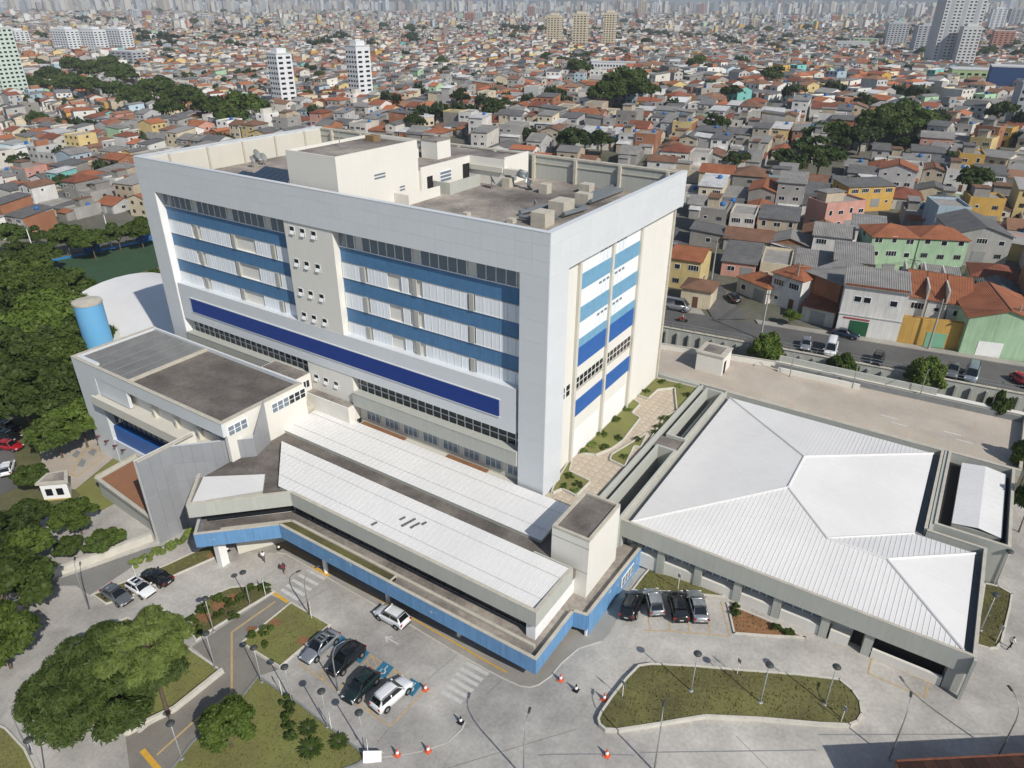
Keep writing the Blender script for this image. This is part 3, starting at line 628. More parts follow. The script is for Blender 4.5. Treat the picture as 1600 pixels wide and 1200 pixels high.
# small gabled plant building behind
pb = thing('plant_building', 'small building with white gabled metal roof inside a grey parapet', 'building', (43, 28, 3.6), world=True)
R_ = [(39.0,19.6), (46.3,19.6), (46.3,37.2), (39.0,37.2)]
for i in range(4): MB().wall(*butt(R_, i, .28, True), .28, 3.0, 8.8).obj('parapet_wall', m_conc, pb); MB().wall(*butt(R_, i, .32, True), .32, 8.803, 8.86).obj('coping', m_conct, pb)
MB().box(39.28, 46.02, 19.88, 36.92, 3.0, 7.4).obj('core', m_void, pb)
seam_roof(pb, [(40.7,21.6), (43.2,21.6), (43.2,36.0), (40.7,36.0)], lambda x, y: 8.3+(x-40.7)*.16, 'x', 1.2, .03)
seam_roof(pb, [(43.2,21.6), (45.5,21.6), (45.5,36.0), (43.2,36.0)], lambda x, y: 8.7-(x-43.2)*.16, 'x', 1.2, .03)
MB().prism([(40.75,21.65), (45.45,21.65), (45.45,35.95), (40.75,35.95)], 7.4, 8.28).obj('roof_upstand', m_conc, pb)
MB().box(38.6, 39.0, 18.3, 37.2, 3.0, 8.7).obj('party_wall', m_conc, pb)

# ================================================================== parking deck behind
dz = 7.9
pdk = thing('parking_deck', 'raised concrete parking deck with cream parapets beside the street', 'parking deck', (20, 45, 3.6), world=True)
dl = [(-9.0,37.25), (47.0,37.25), (47.4,53.6), (13.0,51.4), (-9.0,46.8)]
MB().prism(dl, dz-1.0, dz).obj('deck_slab', m_deck, pdk); MB().wall((47.3,53.4), (13.2,51.3), -.9, dz+.9, dz+1.02).obj('parapet_walk', m_cream, pdk); MB().wall((36.0,53.2), (13.5,51.8), .3, dz-4, dz+2.0).obj('ramp_screen', m_conc, pdk); MB().wall((47.2,52.9), (13.2,50.75), .04, dz, dz+.9).obj('dark_parapet_face', m_kerbg, pdk)  # last wall: thin dark grey facing along the back parapet
for i, h in ((0, .8), (1, 1.0), (2, .95), (3, .95)):
    MB().wall(*butt(dl, i, .3), .3, dz, dz+h).obj('parapet', m_cream if i in (2, 3) else m_conc, pdk); MB().wall(*butt(dl, i, .36), .36, dz+h+.003, dz+h+.06).obj('coping', m_conct, pdk)
MB().wall((14.0,49.6), (26.0,50.6), .25, dz, dz+.8).obj('ramp_wall', m_cream, pdk)
bay = M('deck_bay_line', (.52,.38,.24), .9)
for i in range(14):
    for (y0, y1) in ((38.6, 41.6), (46.6, 49.2)):
        if i < 4 and y0 > 45: continue
        x = 11+i*2.55; MB().box(x, x+.1, y0, y1, dz, dz+.008).obj('bay_line', bay, pdk)
for x in (30, 38): MB().box(x, x+2.2, 44.0, 44.25, dz, dz+.008).box(x+1.6, x+3.6, 42.6, 42.85, dz, dz+.008).obj('arrow_mark', m_wline, pdk)
hu = thing('deck_stair_hut', 'small cream stair hut standing on the parking deck', 'hut', (5, 44, 7.9), world=True)
h0, h1 = G(1086, 577, dz), G(1126, 588, dz)
hx0, hx1, hy0 = h0[0], h1[0], (h0[1]+h1[1])/2; hy1 = hy0+4.2
MB().box(hx0, hx1, hy0, hy1, dz, dz+3.1).obj('wall', m_cream, hu)
MB().box(hx0-.15, hx1+.15, hy0-.15, hy1+.15, dz+3.1, dz+3.3).obj('roof', m_conct, hu)
MB().box(hx0+.7, hx1-.7, hy0+.7, hy1-.7, dz+3.3, dz+3.36).obj('roof_recess', m_rooft, hu)
MB().box(hx1, hx1+.04, hy0+.8, hy0+1.8, dz, dz+2.1).obj('door', m_void, hu)
# ================================================================== ground and terrain
def axis(lo, hi, fine_lo, fine_hi, step, extra=()):
    a = list(np.arange(fine_lo, fine_hi+.01, step)); s = step; x = fine_hi
    while x < hi: s *= 1.16; x += s; a.append(min(x, hi))
    s = step; x = fine_lo
    while x > lo: s *= 1.16; x -= s; a.append(max(x, lo))
    return sorted(set(round(float(v), 3) for v in list(a)+list(extra)))
gx = axis(-9000, 7000, -120, 90, 3.0, [v for v in _XB if -200 < v < 100]); gy = axis(-1500, 9500, -80, 100, 2.5)
vs = [(x, y, terrain(x, y)-.08) for y in gy for x in gx]; nx = len(gx)
fs = [(j*nx+i, j*nx+i+1, (j+1)*nx+i+1, (j+1)*nx+i) for j in range(len(gy)-1) for i in range(nx-1)]
m_ground = M('city_ground', (.135,.125,.11), .95, .3, .05, .7, tint=(.075,.08,.045))
g = MB(); g.add(vs, fs); go = g.obj('ground', m_ground, kind='structure'); go['label'] = 'grey brown city ground reaching to the horizon'
# far hills on the horizon
hb = MB(); m_hill = M('far_hill', (.10,.115,.10), .95, .25, .002, .02)
for k, (dist, hh, sd) in enumerate(((8200, 105, 1.3), (9200, 190, 4.1))):
    pts = []
    for i in range(121):
        a = YAW+math.radians(-50+100*i/120); h = hh*(.55+.25*math.sin(i*.11+sd)+.14*math.sin(i*.37+sd*2)+.06*math.sin(i*.9))
        h *= .45+.55*sstep(20, 75, i)
        pts.append((CAM[0]+dist*math.sin(a), CAM[1]+dist*math.cos(a), h+30))
    n = len(pts); bx = [(p[0], p[1], -40) for p in pts]; bk = [(CAM[0]+(p[0]-CAM[0])*1.12, CAM[1]+(p[1]-CAM[1])*1.12, -40) for p in pts]
    hb.add(bx+pts+bk, [(i, i+1, n+i+1, n+i) for i in range(n-1)]+[(n+i, n+i+1, 2*n+i+1, 2*n+i) for i in range(n-1)])
hb.obj('hills', m_hill, kind='structure', smooth=True)

def chaikin(P, n=2):
    for _ in range(n):
        Q = []
        for i in range(len(P)):
            a, b_ = np.array(P[i]), np.array(P[(i+1) % len(P)]); Q += [tuple(a*.75+b_*.25), tuple(a*.25+b_*.75)]
        P = Q
    return P
def px(pix, smooth=0):
    P = [tuple(GP(u, v)[:2]) for u, v in pix]; return chaikin(P, smooth) if smooth else P
def drape(name, P, off, mat, kind='structure', zf=None, parent=None):
    """a sheet laid on the sloping forecourt"""
    bm = bmesh.new(); bm.faces.new([bm.verts.new((p[0], p[1], 0)) for p in P]); bmesh.ops.triangulate(bm, faces=bm.faces[:])
    if zf is None:
        for x in _XB:
            bmesh.ops.bisect_plane(bm, geom=bm.verts[:]+bm.edges[:]+bm.faces[:], plane_co=(x, 0, 0), plane_no=(1, 0, 0))
    for v in bm.verts: v.co.z = (pw(v.co.x) if zf is None else zf(v.co.x, v.co.y))+off
    bmesh.ops.recalc_face_normals(bm, faces=bm.faces[:])
    me = bpy.data.meshes.new(name); bm.to_mesh(me); bm.free()
    if me.polygons and sum(p.normal.z for p in me.polygons) < 0: me.flip_normals()
    me.materials.append(mat); return link(name, me, parent, kind)
def kerb(P, w_=.16, h=.14, mat=None, closed=True, name='kerb', parent=None, kind='structure'):
    b = MB(); n = len(P); P = [np.array(p) for p in P]
    area = sum(P[i][0]*P[(i+1) % n][1]-P[(i+1) % n][0]*P[i][1] for i in range(n)); P = P if area > 0 else P[::-1]
    for i in range(n if closed else n-1):
        a, c = P[i], P[(i+1) % n]; L = np.hypot(*(c-a))
        if L < .02: continue
        cuts = sorted([0.]+[(x-a[0])/(c[0]-a[0]) for x in _XB if (x-a[0])*(x-c[0]) < 0]+[1.])
        for k in range(len(cuts)-1):
            p, q = a+(c-a)*cuts[k], a+(c-a)*cuts[k+1]; zp, zq = pw(p[0]), pw(q[0])
            b.wall(p, q, w_, zp-.05, zp+h, z0b=zq-.05, z1b=zq+h)
    return b.obj(name, mat or m_kerb, parent, kind=kind)
def line(P, w_, off, mat, name='road_marking', kind='structure'):
    b = MB()
    for i in range(len(P)-1):
        a, c = np.array(P[i]), np.array(P[i+1]); L = np.hypot(*(c-a)); n = np.array([-(c-a)[1], (c-a)[0]])/L*w_/2
        cuts = sorted([0.]+[(x-a[0])/(c[0]-a[0]) for x in _XB if (x-a[0])*(x-c[0]) < 0]+[1.])
        for k in range(len(cuts)-1):
            p, q = a+(c-a)*cuts[k], a+(c-a)*cuts[k+1]
            b.add([(*(p-n), pw(p[0])+off), (*(q-n), pw(q[0])+off), (*(q+n), pw(q[0])+off), (*(p+n), pw(p[0])+off)], [(0,1,2,3)])
    return b.obj(name, mat, kind=kind)
# base paving over the whole forecourt
drape('forecourt_pavement', [(-62,-80), (60,-80), (60,40), (44,40), (44,3), (10,3), (-36,-6), (-42,-18), (-62,-18)], 0.0, m_pave)
drape('side_pavement', [(44.3,2), (75,2), (75,36), (46.5,36), (46.5,19.5), (44.3,19.5)], .004, m_pave)
LAWNS = [
 ('island', [(933,1127),(937,1117),(955,1091),(978,1062),(997,1043),(1017,1040),(1079,1043),(1160,1050),(1240,1056),(1310,1064),(1332,1082),(1344,1100),(1347,1120),(1340,1132),(1326,1138),(1280,1136),(1190,1128),(1101,1124),(1030,1136),(965,1146),(945,1145),(935,1136)], m_grass2, m_kerb, 0),
 ('bed', [(1135,943),(1190,965),(1262,998),(1200,995),(1146,991)], m_soil, m_kerb, 0),
 ('lawn', [(986,924),(1004,900),(1022,880),(1080,905),(1136,929),(1130,934),(1060,928)], m_grass2, m_kerb, 0),
 ('lawn', [(143,930),(262,882),(335,848),(346,868),(280,897),(200,935),(165,945)], m_grass2, m_kerb, 0),
 ('bed', [(298,968),(320,935),(360,918),(410,913),(430,925),(385,952),(330,986),(306,1003),(298,990)], m_grass2, m_kerb, 0),
 ('lawn', [(150,985),(200,965),(297,1014),(350,1050),(274,1111),(200,1150),(150,1140),(100,1090),(95,1020)], m_grass, m_kerb, 0),
 ('lawn', [(455,941),(517,977),(437,1044),(376,1005)], m_grass, m_kerb, 0),
 ('lawn', [(404,1056),(470,1100),(577,1183),(560,1196),(480,1225),(250,1225),(300,1160),(370,1100),(380,1086)], m_grass, m_kerbg, 0),
 ('lawn', [(-30,1120),(10,1138),(40,1170),(66,1225),(-30,1240)], m_grass, m_kerb, 0),
 ('lawn', [(1537,911),(1560,916),(1582,929),(1579,950),(1566,1004),(1558,1014),(1546,1015),(1522,1008)], m_grass2, m_kerb, 0)]
LP = []
for nm, pix, mt, kb, sm in LAWNS:
    P = px(pix, sm); LP.append(P); hi = .34 if nm == 'island' else .06; drape(nm, P, hi, mt); kerb(P, .2 if nm == 'island' else .18, hi+.1, kb)
# dirt patches on the lawns
for (u, v, r) in ((395,985,.9), (474,1001,.9), (430,973,.8), (330,868,.8), (345,945,1.4), (365,935,1.2), (320,965,1.2)):
    c = GP(u, v); drape('bare_soil', [(c[0]+r*math.cos(a)*random.uniform(.7, 1.1), c[1]+r*.7*math.sin(a)*random.uniform(.7, 1.1)) for a in np.linspace(0, 6.28, 12)[:-1]], .066, m_soil)
# footpaths
drape('footpath', px([(350,862),(432,864),(446,866),(516,906),(591,949),(640,977),(715,1022),(784,1060),(812,1073),(828,1075),(842,1071),(862,1057),(878,1037),(905,1014),(940,1003),(952,990),(985,930),(905,960),(830,1005),(640,920),(440,820),(350,845)]), .008, m_walk)
kerb(px([(432,864),(446,866),(516,906),(591,949),(640,977),(715,1022),(784,1060),(812,1073),(828,1075),(842,1071),(862,1057),(878,1037),(905,1014),(940,1003)]), .14, .03, m_kerb, closed=False)
drape('garden_path', px([(424,930),(452,943),(374,1004),(436,1046),(402,1057),(378,1086),(366,1102),(298,1160),(246,1225),(205,1225),(196,1152),(275,1113),(352,1051),(300,1011)]), .01, M('dark_path', (.22,.205,.18), .9, .2, .4, 6))
line(px([(430,940),(362,988),(362,1082),(300,1130),(245,1180)]), .22, .018, m_yelf); line(px([(222,1172),(250,1205)]), .5, .02, m_yel)
line(px([(432,848),(500,881),(592,936),(700,998),(792,1051)]), .18, .02, m_yel); line(px([(488,886),(514,900)]), .5, .02, m_yel); line(px([(428,927),(450,941)]), .4, .02, m_yel)
# crossings
for a, c in (((481,891),(508,905)), ((467,898),(497,914)), ((457,906),(486,922)), ((448,914),(476,930)), ((440,921),(466,937)),
             ((728,1035),(763,1054)), ((720,1044),(754,1063)), ((712,1052),(747,1071)), ((705,1061),(739,1080)), ((697,1070),(731,1089)), ((690,1080),(722,1098))):
    line(px([a, c]), .42, .012, m_wline, 'crossing_stripe')
# left parking bays: outline, dividers, hatching, blue access squares
b0, b1, b2, b3 = [np.array(p) for p in px([(518,986), (666,1077), (610,1135), (467,1037)])]
line([b0, b1, b2, b3, b0], .13, .012, m_yelf, 'bay_line')
def bay(s, t): a = b0+(b1-b0)*s; c = b3+(b2-b3)*s; return a+(c-a)*t
for s in (.2, .285, .445, .55, .69, .80): line([bay(s, 0), bay(s, 1)], .11, .012, m_yelf, 'bay_line')
for s0, s1 in ((.2, .285), (.445, .55), (.69, .80)):
    for k in range(7): line([bay(s0, k/7), bay(s1, min(1, k/7+.13))], .13, .014, m_yelf, 'hatch_line')
for i, s in enumerate((.10, .365, .62, .90)):
    c = bay(s, .12); ex = (b1-b0)/np.hypot(*(b1-b0)); ey = (b3-b0)/np.hypot(*(b3-b0)); q = [c+ex*.75*a+ey*.8*d for a, d in ((-1,-1),(1,-1),(1,1),(-1,1))]
    drape('access_symbol_panel', q, .016, m_bpaint)
    w1 = [c+ex*.28*math.cos(a)+ey*(.2+.28*math.sin(a)) for a in np.linspace(-.6, 4.0, 12)]; line(w1, .08, .022, m_wline, 'access_symbol')
    line([c+ey*-.42+ex*.05, c+ex*.0+ey*-.05, c+ex*.28+ey*.0, c+ex*.36+ey*.3], .09, .022, m_wline, 'access_symbol'); line([c+ey*-.6+ex*.04, c+ey*-.46+ex*.05], .14, .022, m_wline, 'access_symbol')
def arrow(u0, v0, u1, v1):
    a, c = [np.array(p) for p in px([(u0, v0), (u1, v1)])]; d = (c-a)/np.hypot(*(c-a)); n = np.array([-d[1], d[0]])
    line([a, c], .14, .012, m_wline, 'arrow_marking'); line([c-d*.7+n*.4, c, c-d*.7-n*.4], .14, .013, m_wline, 'arrow_marking')
arrow(623, 1007, 602, 995); arrow(105, 1147, 92, 1135)
# right parking bays
for a, c in (((1005,985),(1140,994)), ((1140,994),(1126,940)), ((1110,992),(1100,940)), ((1078,988),(1068,935)), ((1048,986),(1040,934)), ((1016,985),(1008,932))): line(px([a, c]), .12, .012, m_yelf, 'bay_line')
line(px([(1362,1028),(1452,1066),(1444,1090),(1356,1052),(1362,1028)]), .14, .012, m_yelf, 'loading_bay_line')
line(px([(1278,1148),(1560,1147)]), .10, .012, m_kerbg, 'grey_line'); line(px([(1000,1176),(1275,1172)]), .10, .012, m_kerbg, 'grey_line'); line(px([(840,1180),(990,1180)]), .10, .012, m_kerbg, 'grey_line')  # thin kerb-grey lines laid flat on the paving
line([tuple(GP(u, v)[:2]) for u, v in ((590,1185),(640,1178),(668,1172),(700,1160),(722,1140),(727,1128))], .12, .03, m_kerb, 'kerb_line')
# slab joints
jm = M('slab_joint', (.20,.19,.17), .95)
for a, c in (((445,960),(560,890)), ((715,1022),(668,1062)), ((610,1135),(590,1160)), ((784,1062),(760,1085)), ((700,1200),(900,1140)), ((560,1030),(760,930)), ((1150,1150),(1200,1200))):
    line(px([a, c]), .05, .007, jm, 'slab_joint')
# ---------------------------------------------------------------- west side: court, ramp, woods floor
def GZ(u, v, z): return tuple(G(u, v, z)[:2])
drape('woodland_floor', [(-62,-80), (-62,-18), (-71,-15), (-71,40), (-175,60), (-190,-80)], .01, M('leaf_litter', (.11,.10,.05), .95, .45, .2, 3, tint=(.06,.075,.025)))
drape('court_pavement', px([(70,662),(140,668),(163,700),(182,712),(118,765),(70,758),(62,700)]), .03, m_deck)
drape('court_lawn', px([(183,712),(215,728),(232,760),(155,800),(118,766)]), .034, m_grass)
for q in ([(120,728),(128,716),(135,720),(130,730)], [(137,708),(145,700),(152,704),(146,713)], [(112,712),(120,703),(126,707),(120,716)]): drape('drain_grate', px(q), .036, m_kerbg)
line(px([(110,740),(135,700),(155,702),(160,715),(120,745),(110,740)]), .2, .037, m_yelf)
drape('ramp_pavement', px([(-20,1050),(30,960),(58,915),(245,842),(262,855),(140,935),(150,960),(90,1010),(60,1100),(-20,1130)]), .016, m_pave)
drape('ramp_road', px([(60,916),(232,856),(258,852),(140,930),(118,915)]), .02, M('worn_asphalt', (.21,.205,.195), .9, .2, .3, 6))
kb = MB(); 
for a, c in (((28,965),(58,913)), ((58,913),(240,845))):
    p, q = GP(*a), GP(*c); kb.wall(p, q, .55, p[2]-.5, p[2]+1.1, z0b=q[2]-.5, z1b=q[2]+1.1)
tag(kb.obj('retaining_wall', m_kerb), 'pale concrete retaining wall along the curved ramp', 'wall')
drape('car_track', px([(-30,640),(20,650),(22,700),(30,760),(-30,790)]), .05, m_asph)
# garden dwarf wall round the big tree, as separate kerb wall
wb = MB(); a, c, d = GP(350,1051), GP(275,1112), GP(196,1150); wb.wall(a, c, -.35, a[2]-.1, a[2]+.55, z0b=c[2]-.1, z1b=c[2]+.55).wall(c, d, -.35, c[2]-.1, c[2]+.55, z0b=d[2]-.1, z1b=d[2]+.55)
tag(wb.obj('garden_wall', m_kerb), 'low cream wall edging the lawn under the big tree', 'wall')
p, q = GP(215,1145), GP(243,1122)
bo = MB().wall(p, q, -.5, p[2]+.35, p[2]+.45).wall(p, q, -.1, p[2], p[2]+.35).obj('wall_bench', m_kerb); tag(bo, 'concrete bench fixed against the low garden wall', 'bench')
# ---------------------------------------------------------------- street behind the deck
SZ = STREET_Z
def sheetz(name, P, z, mat): return MB().add([(p[0], p[1], z) for p in P], [tuple(range(len(P)))]).obj(name, mat, kind='structure')
def syn(x): return wall_y(x)+.3                 # near edge of the street platform
def syf(x): return 63.4+(x+10)*.155             # far kerb
sheetz('road', [(-60, syn(-60)), (140, syn(140)), (140, syf(140)), (-60, syf(-60))], SZ+.02, m_asph)
MB().prism([(6, syf(6)), (140, syf(140)), (140, syf(140)+1.8), (5, syf(5)+1.8)], SZ-.1, SZ+.15).prism([(-60, syf(-60)), (-3.5, syf(-3.5)), (-5.2, syf(-5)+2.6), (-60, syf(-60)+1.8)], SZ-.1, SZ+.15).obj('pavement', m_walk, kind='structure')
MB().prism([(-60, syn(-60)), (140, syn(140)), (140, syn(140)+1.1), (-60, syn(-60)+1.1)], SZ-.1, SZ+.14).obj('verge', m_grass2, kind='structure')
# side street running away
cs0, cs1 = np.array([1.2, 65.0]), np.array([-31.0, 114.0])
dcs = (cs1-cs0)/np.hypot(*(cs1-cs0)); ncs = np.array([-dcs[1], dcs[0]])
MB().add([(*(cs0+dcs*t+ncs*s), terrain(*(cs0+dcs*t+ncs*s))+.10+.0*t) for t in np.linspace(0, 150, 31) for s in (-3.1, 3.1)], [(2*i, 2*i+1, 2*i+3, 2*i+2) for i in range(30)]).obj('side_road', m_asph, kind='structure')
# retaining wall with fins and railing
rw = thing('street_retaining_wall', 'grey concrete retaining wall with fins and railing below the street', 'wall', (20, 57, 3.6), world=True)
MB().wall((-40, wall_y(-40)), (75, wall_y(75)), .35, 3.0, SZ+.35).obj('wall', m_conc, rw)
fin = boxmesh('fin', .3, .42, SZ-3.4, M('fin_concrete', (.35,.36,.33), .9, .12, .6, streak=.5))
for i in range(42):
    x = -15+i*2.05; part(rw, 'fin', fin, (x, wall_y(x)-.25, 3.2), .118)
MB().wall((-40, wall_y(-40)-.12), (75, wall_y(75)-.12), .6, SZ+.35, SZ+.45).obj('coping', m_conct, rw)
rl = boxmesh('rail_post', .06, .06, 1.1, m_steel)
for i in range(46): x = -20+i*2; part(rw, 'rail_post', rl, (x, wall_y(x)+.15, SZ+.45))
for z in (SZ+1.0, SZ+1.5): MB().wall((-22, wall_y(-22)+.13), (72, wall_y(72)+.13), .05, z, z+.05).obj('rail', m_steel, rw)
drape('trench_bed', [(-9,46.9), (13,51.5), (47.4,53.7), (48,60.6), (-9,54)], .1, m_grass2)
# ================================================================== trees
m_bark = M('bark', (.12,.09,.065), .95, .3, 2, 12, bump=.5)
m_leafd = leafmat('leaf_dark', (.062,.100,.022)); m_leafm = leafmat('leaf_mid', (.085,.135,.026)); m_leafl = leafmat('leaf_pale', (.21,.285,.08), .3, .4)
m_leafo = leafmat('leaf_olive', (.056,.088,.022)); m_leafc = leafmat('leaf_far', (.045,.072,.022))
rng = np.random.default_rng(11)
def crown_mesh(name, R, H, n, leaf, nlobe, mat, flat=.0, long=1.5, seed=0, under=.25, lr=(.20,.36)):
    """leaf-sized faces spread over many lobes of an uneven crown; base of the crown at z=0"""
    r = np.random.default_rng(seed); cs = []; rs = []
    while len(cs) < nlobe:
        p = r.uniform(-1, 1, 3); q = np.hypot(p[0], p[1])
        if q*q+p[2]*p[2] > 1 or q*q+p[2]*p[2] < .22 or p[2] < -.55: continue
        cs.append((p[0]*R*.78, p[1]*R*.78, H*.5+p[2]*H*.36)); rs.append(R*r.uniform(*lr))
    cs = np.array(cs); rs = np.array(rs); k = r.choice(nlobe, n, p=rs**2/np.sum(rs**2))
    d = r.normal(size=(n, 3)); d /= np.linalg.norm(d, axis=1)[:, None]; low = d[:, 2] < -under; d[low, 2] *= -r.uniform(.2, 1, low.sum())
    rad = rs[k]*r.uniform(.55, 1.08, n)**.6; sc = np.array([1, 1, .75*H/(R*1.2) if H < R*1.6 else 1.0])
    c = cs[k]+d*rad[:, None]*sc
    nrm = d+r.normal(scale=.55, size=(n, 3)); nrm[:, 2] += .35; nrm /= np.linalg.norm(nrm, axis=1)[:, None]
    t = np.cross(nrm, r.normal(size=(n, 3))); t /= np.linalg.norm(t, axis=1)[:, None]+1e-9; bt = np.cross(nrm, t)
    s = leaf*r.uniform(.6, 1.3, n)[:, None]
    V = np.stack([c-t*s*long*.5, c+bt*s*.42-t*s*.05, c+t*s*long*.5-nrm*s*.15, c-bt*s*.42-t*s*.05], 1).reshape(-1, 3)
    me = bpy.data.meshes.new(name); me.vertices.add(4*n); me.vertices.foreach_set('co', V.ravel()); me.loops.add(4*n); me.loops.foreach_set('vertex_index', np.arange(4*n))
    me.polygons.add(n); me.polygons.foreach_set('loop_start', np.arange(0, 4*n, 4)); me.polygons.foreach_set('loop_total', np.full(n, 4)); me.materials.append(mat); me.update(); me.validate()
    return me
def trunk_mesh(name, h, r0, R, H, nb=6, seed=0):
    rr = random.Random(seed); b = MB(); top = (rr.uniform(-.2, .2), rr.uniform(-.2, .2), h)
    b.tube([(0,0,-.4), (0,0,0), (top[0]*.5, top[1]*.5, h*.5), top], [r0*1.35, r0*1.1, r0*.85, r0*.7], 7)
    for i in range(nb):
        a = 6.283*i/nb+rr.uniform(-.3, .3); e = (math.cos(a)*R*.55, math.sin(a)*R*.55, h+H*rr.uniform(.3, .55))
        b.tube([top, (e[0]*.45, e[1]*.45, h+(e[2]-h)*.55), e], [r0*.55, r0*.35, r0*.12], 5, cap=False)
    return b.mesh(name, m_bark, True)
TV = {}
def tree_variant(key, R, H, th, n, leaf, nl, mat, tr=.25, **kw):
    TV[key] = (crown_mesh('crown', R, H, n, leaf, nl, mat, seed=len(TV)+3, **kw), trunk_mesh('trunk', th, tr, R, H, seed=len(TV)), th)
tree_variant('wood0', 7, 8, 4.5, 9000, .62, 34, m_leafm); tree_variant('wood1', 7, 7, 5, 9000, .62, 30, m_leafd); tree_variant('wood2', 6, 7.5, 4, 7000, .6, 26, m_leafo)
tree_variant('mid0', 4, 4.6, 2.2, 7000, .36, 26, m_leafm, .16); tree_variant('mid1', 4, 4.2, 2, 7000, .36, 22, m_leafd, .16)
tree_variant('city0', 5, 6, 3, 1500, .85, 16, m_leafc); tree_variant('city1', 5, 5, 2.5, 1500, .85, 14, m_leafc); tree_variant('city2', 8, 8, 4, 2600, 1.0, 26, m_leafd)
def tree(key, p, s, label, group=None, name='tree', sz=None):
    cr, tk, th = TV[key]; o = thing(name, label, 'tree', tuple(p), random.uniform(0, 6.28), group); o.scale = (s, s, sz or s)
    link('crown', cr, o, loc=(0, 0, th*.8)); link('trunk', tk, o, loc=(0, 0, 0)); return o
def GT(u, v, off=0.0):
    z = 5.0
    for i in range(60):
        p = G(u, v, z+off); z = .6*z+.4*terrain(p[0], p[1])
    return np.array([p[0], p[1], terrain(p[0], p[1])])
# the big feathery tree on the lawn and its pale neighbour
c = G(168, 1062, 5.0); z0 = pw(c[0])
TV['big'] = (crown_mesh('crown', 7.6, 7.6, 56000, .2, 130, m_leafo, seed=91, long=2.8, lr=(.10,.22)), trunk_mesh('trunk', 2.6, .38, 7.4, 7.6, 11, 5), 2.6)
tree('big', (c[0], c[1], z0), 1.0, 'large spreading dark green tree on the lawn by the curved drive')
c = G(224, 1000, 9.5)
TV['pale'] = (crown_mesh('crown', 4.5, 4.2, 26000, .19, 60, m_leafl, seed=17, long=2.6, lr=(.13,.25)), trunk_mesh('trunk', 9.2, .2, 4.0, 4.4, 7, 8), 9.2)
tree('pale', (c[0], c[1], pw(c[0])), 1.0, 'pale yellow-green tree rising out of the large dark tree')
c = G(352, 1132, 3.2); tree('mid0', (c[0], c[1], pw(c[0])), .72, 'small rounded dark green tree alone on the mown lawn')
WOOD = [(30,425,8),(85,432,7.5),(12,470,8),(68,478,8),(108,500,6.5),(30,528,8),(82,545,7),(20,588,8),(72,595,6.5),(108,610,5),(66,625,4.6),(100,585,6),(50,510,7),(45,570,7)]
for i, (u, v, R) in enumerate(WOOD):
    p = G(u, v, 7.5); tree('wood%d' % (i % 3), (p[0], p[1], terrain(p[0], p[1])), R/7, ['fresh green broad tree', 'dark green broad tree', 'olive tinted broad tree'][i % 3]+[' in the wood beside the water tower', ' in the wood behind the west car road'][v > 540 or u < 40], 'trees of the west wood')
for i, (u, v, R) in enumerate([(36,705,2.6),(14,800,4.0),(18,850,4.4),(-6,920,5.5),(38,876,2.6),(-10,985,4.5),(30,770,3.0),(-20,850,6)]):
    p = G(u, v, 4.0); tree('wood%d' % ((i+1) % 3), (p[0], p[1], terrain(p[0], p[1])), R/7, ['dark green', 'olive', 'fresh green'][i % 3]+[' tree below the retaining wall of the ramp', ' tree close to the guard house'][v < 820], 'trees by the guard house')
for i, (u, v, R) in enumerate([(112,790,3.2),(148,822,2.3),(166,812,1.7),(95,826,2.0)]):
    p = G(u, v, 2.6); tree('mid%d' % (i % 2), (p[0], p[1], terrain(p[0], p[1])), R/4, 'rounded tree on the small lawn between guard house and terracotta roof', 'trees on the small west lawn')
for i, (u, v, R) in enumerate([(98,356,5),(138,362,5),(178,350,5),(214,346,5),(60,384,5),(22,378,5),(150,438,3.2),(196,430,3.4),(238,412,4),(176,446,3),(238,434,3.4),(128,446,3),(215,436,3),(8,352,5),(45,345,4)]):
    p = G(u, v, 5.0); tree('wood%d' % (i % 3), (p[0], p[1], terrain(p[0], p[1])), R/6.5, ['fresh green', 'dark green', 'olive'][i % 3]+[' tree behind the fence of the sports field', ' tree between sports field and vaulted hall'][v > 398], 'trees around the sports field')
for i, (u, v, R) in enumerate([(1196,546,2.4),(1318,570,1.9),(1447,588,2.6),(1560,632,1.6),(1612,715,1.8),(1616,775,1.8)]):
    p = G(u, v, 9.0); tree('mid%d' % (i % 2), (p[0], p[1], 3.6), R/3.2, 'young tree growing in the trench below the street wall', 'trees in the wall trench', sz=1.35)
p = G(1237, 492, 10.6); tree('mid0', (p[0], p[1], 8.6), .45, 'clipped round street tree in front of a white house')
# cycads and shrubs on the triangular lawn
def cycad(u, v, r, label):
    c = GP(u, v); o = thing('cycad', label, 'plant', (c[0], c[1], c[2]+.05)); b = MB()
    for i in range(22):
        a = i*2.4; el = .25+.5*(i % 3)/2; pts = [(math.cos(a)*r*t*math.cos(el*(1-t*.8)), math.sin(a)*r*t*math.cos(el*(1-t*.8)), .25+r*.55*math.sin(el)*t*(1.6-t)) for t in (0, .35, .7, 1)]
        n = Vector((-math.sin(a), math.cos(a), 0))
        for k in range(3):
            w0, w1 = (.05, .12, .10, .02)[k]*r/.9, (.05, .12, .10, .02)[k+1]*r/.9; p0, p1 = Vector(pts[k]), Vector(pts[k+1])
            b.add([p0-n*w0, p1-n*w1, p1+n*w1, p0+n*w0], [(0,1,2,3)])
    b.obj('frond', m_leafd, o); MB().tube([(0,0,-.05),(0,0,.35)], .14, 8).obj('stem', m_bark, o)
cycad(483, 1142, .95, 'cycad at the narrow corner of the triangular lawn'); cycad(487, 1174, 1.2, 'largest cycad on the triangular lawn'); cycad(531, 1163, .95, 'cycad beside the kerb of the triangular lawn')
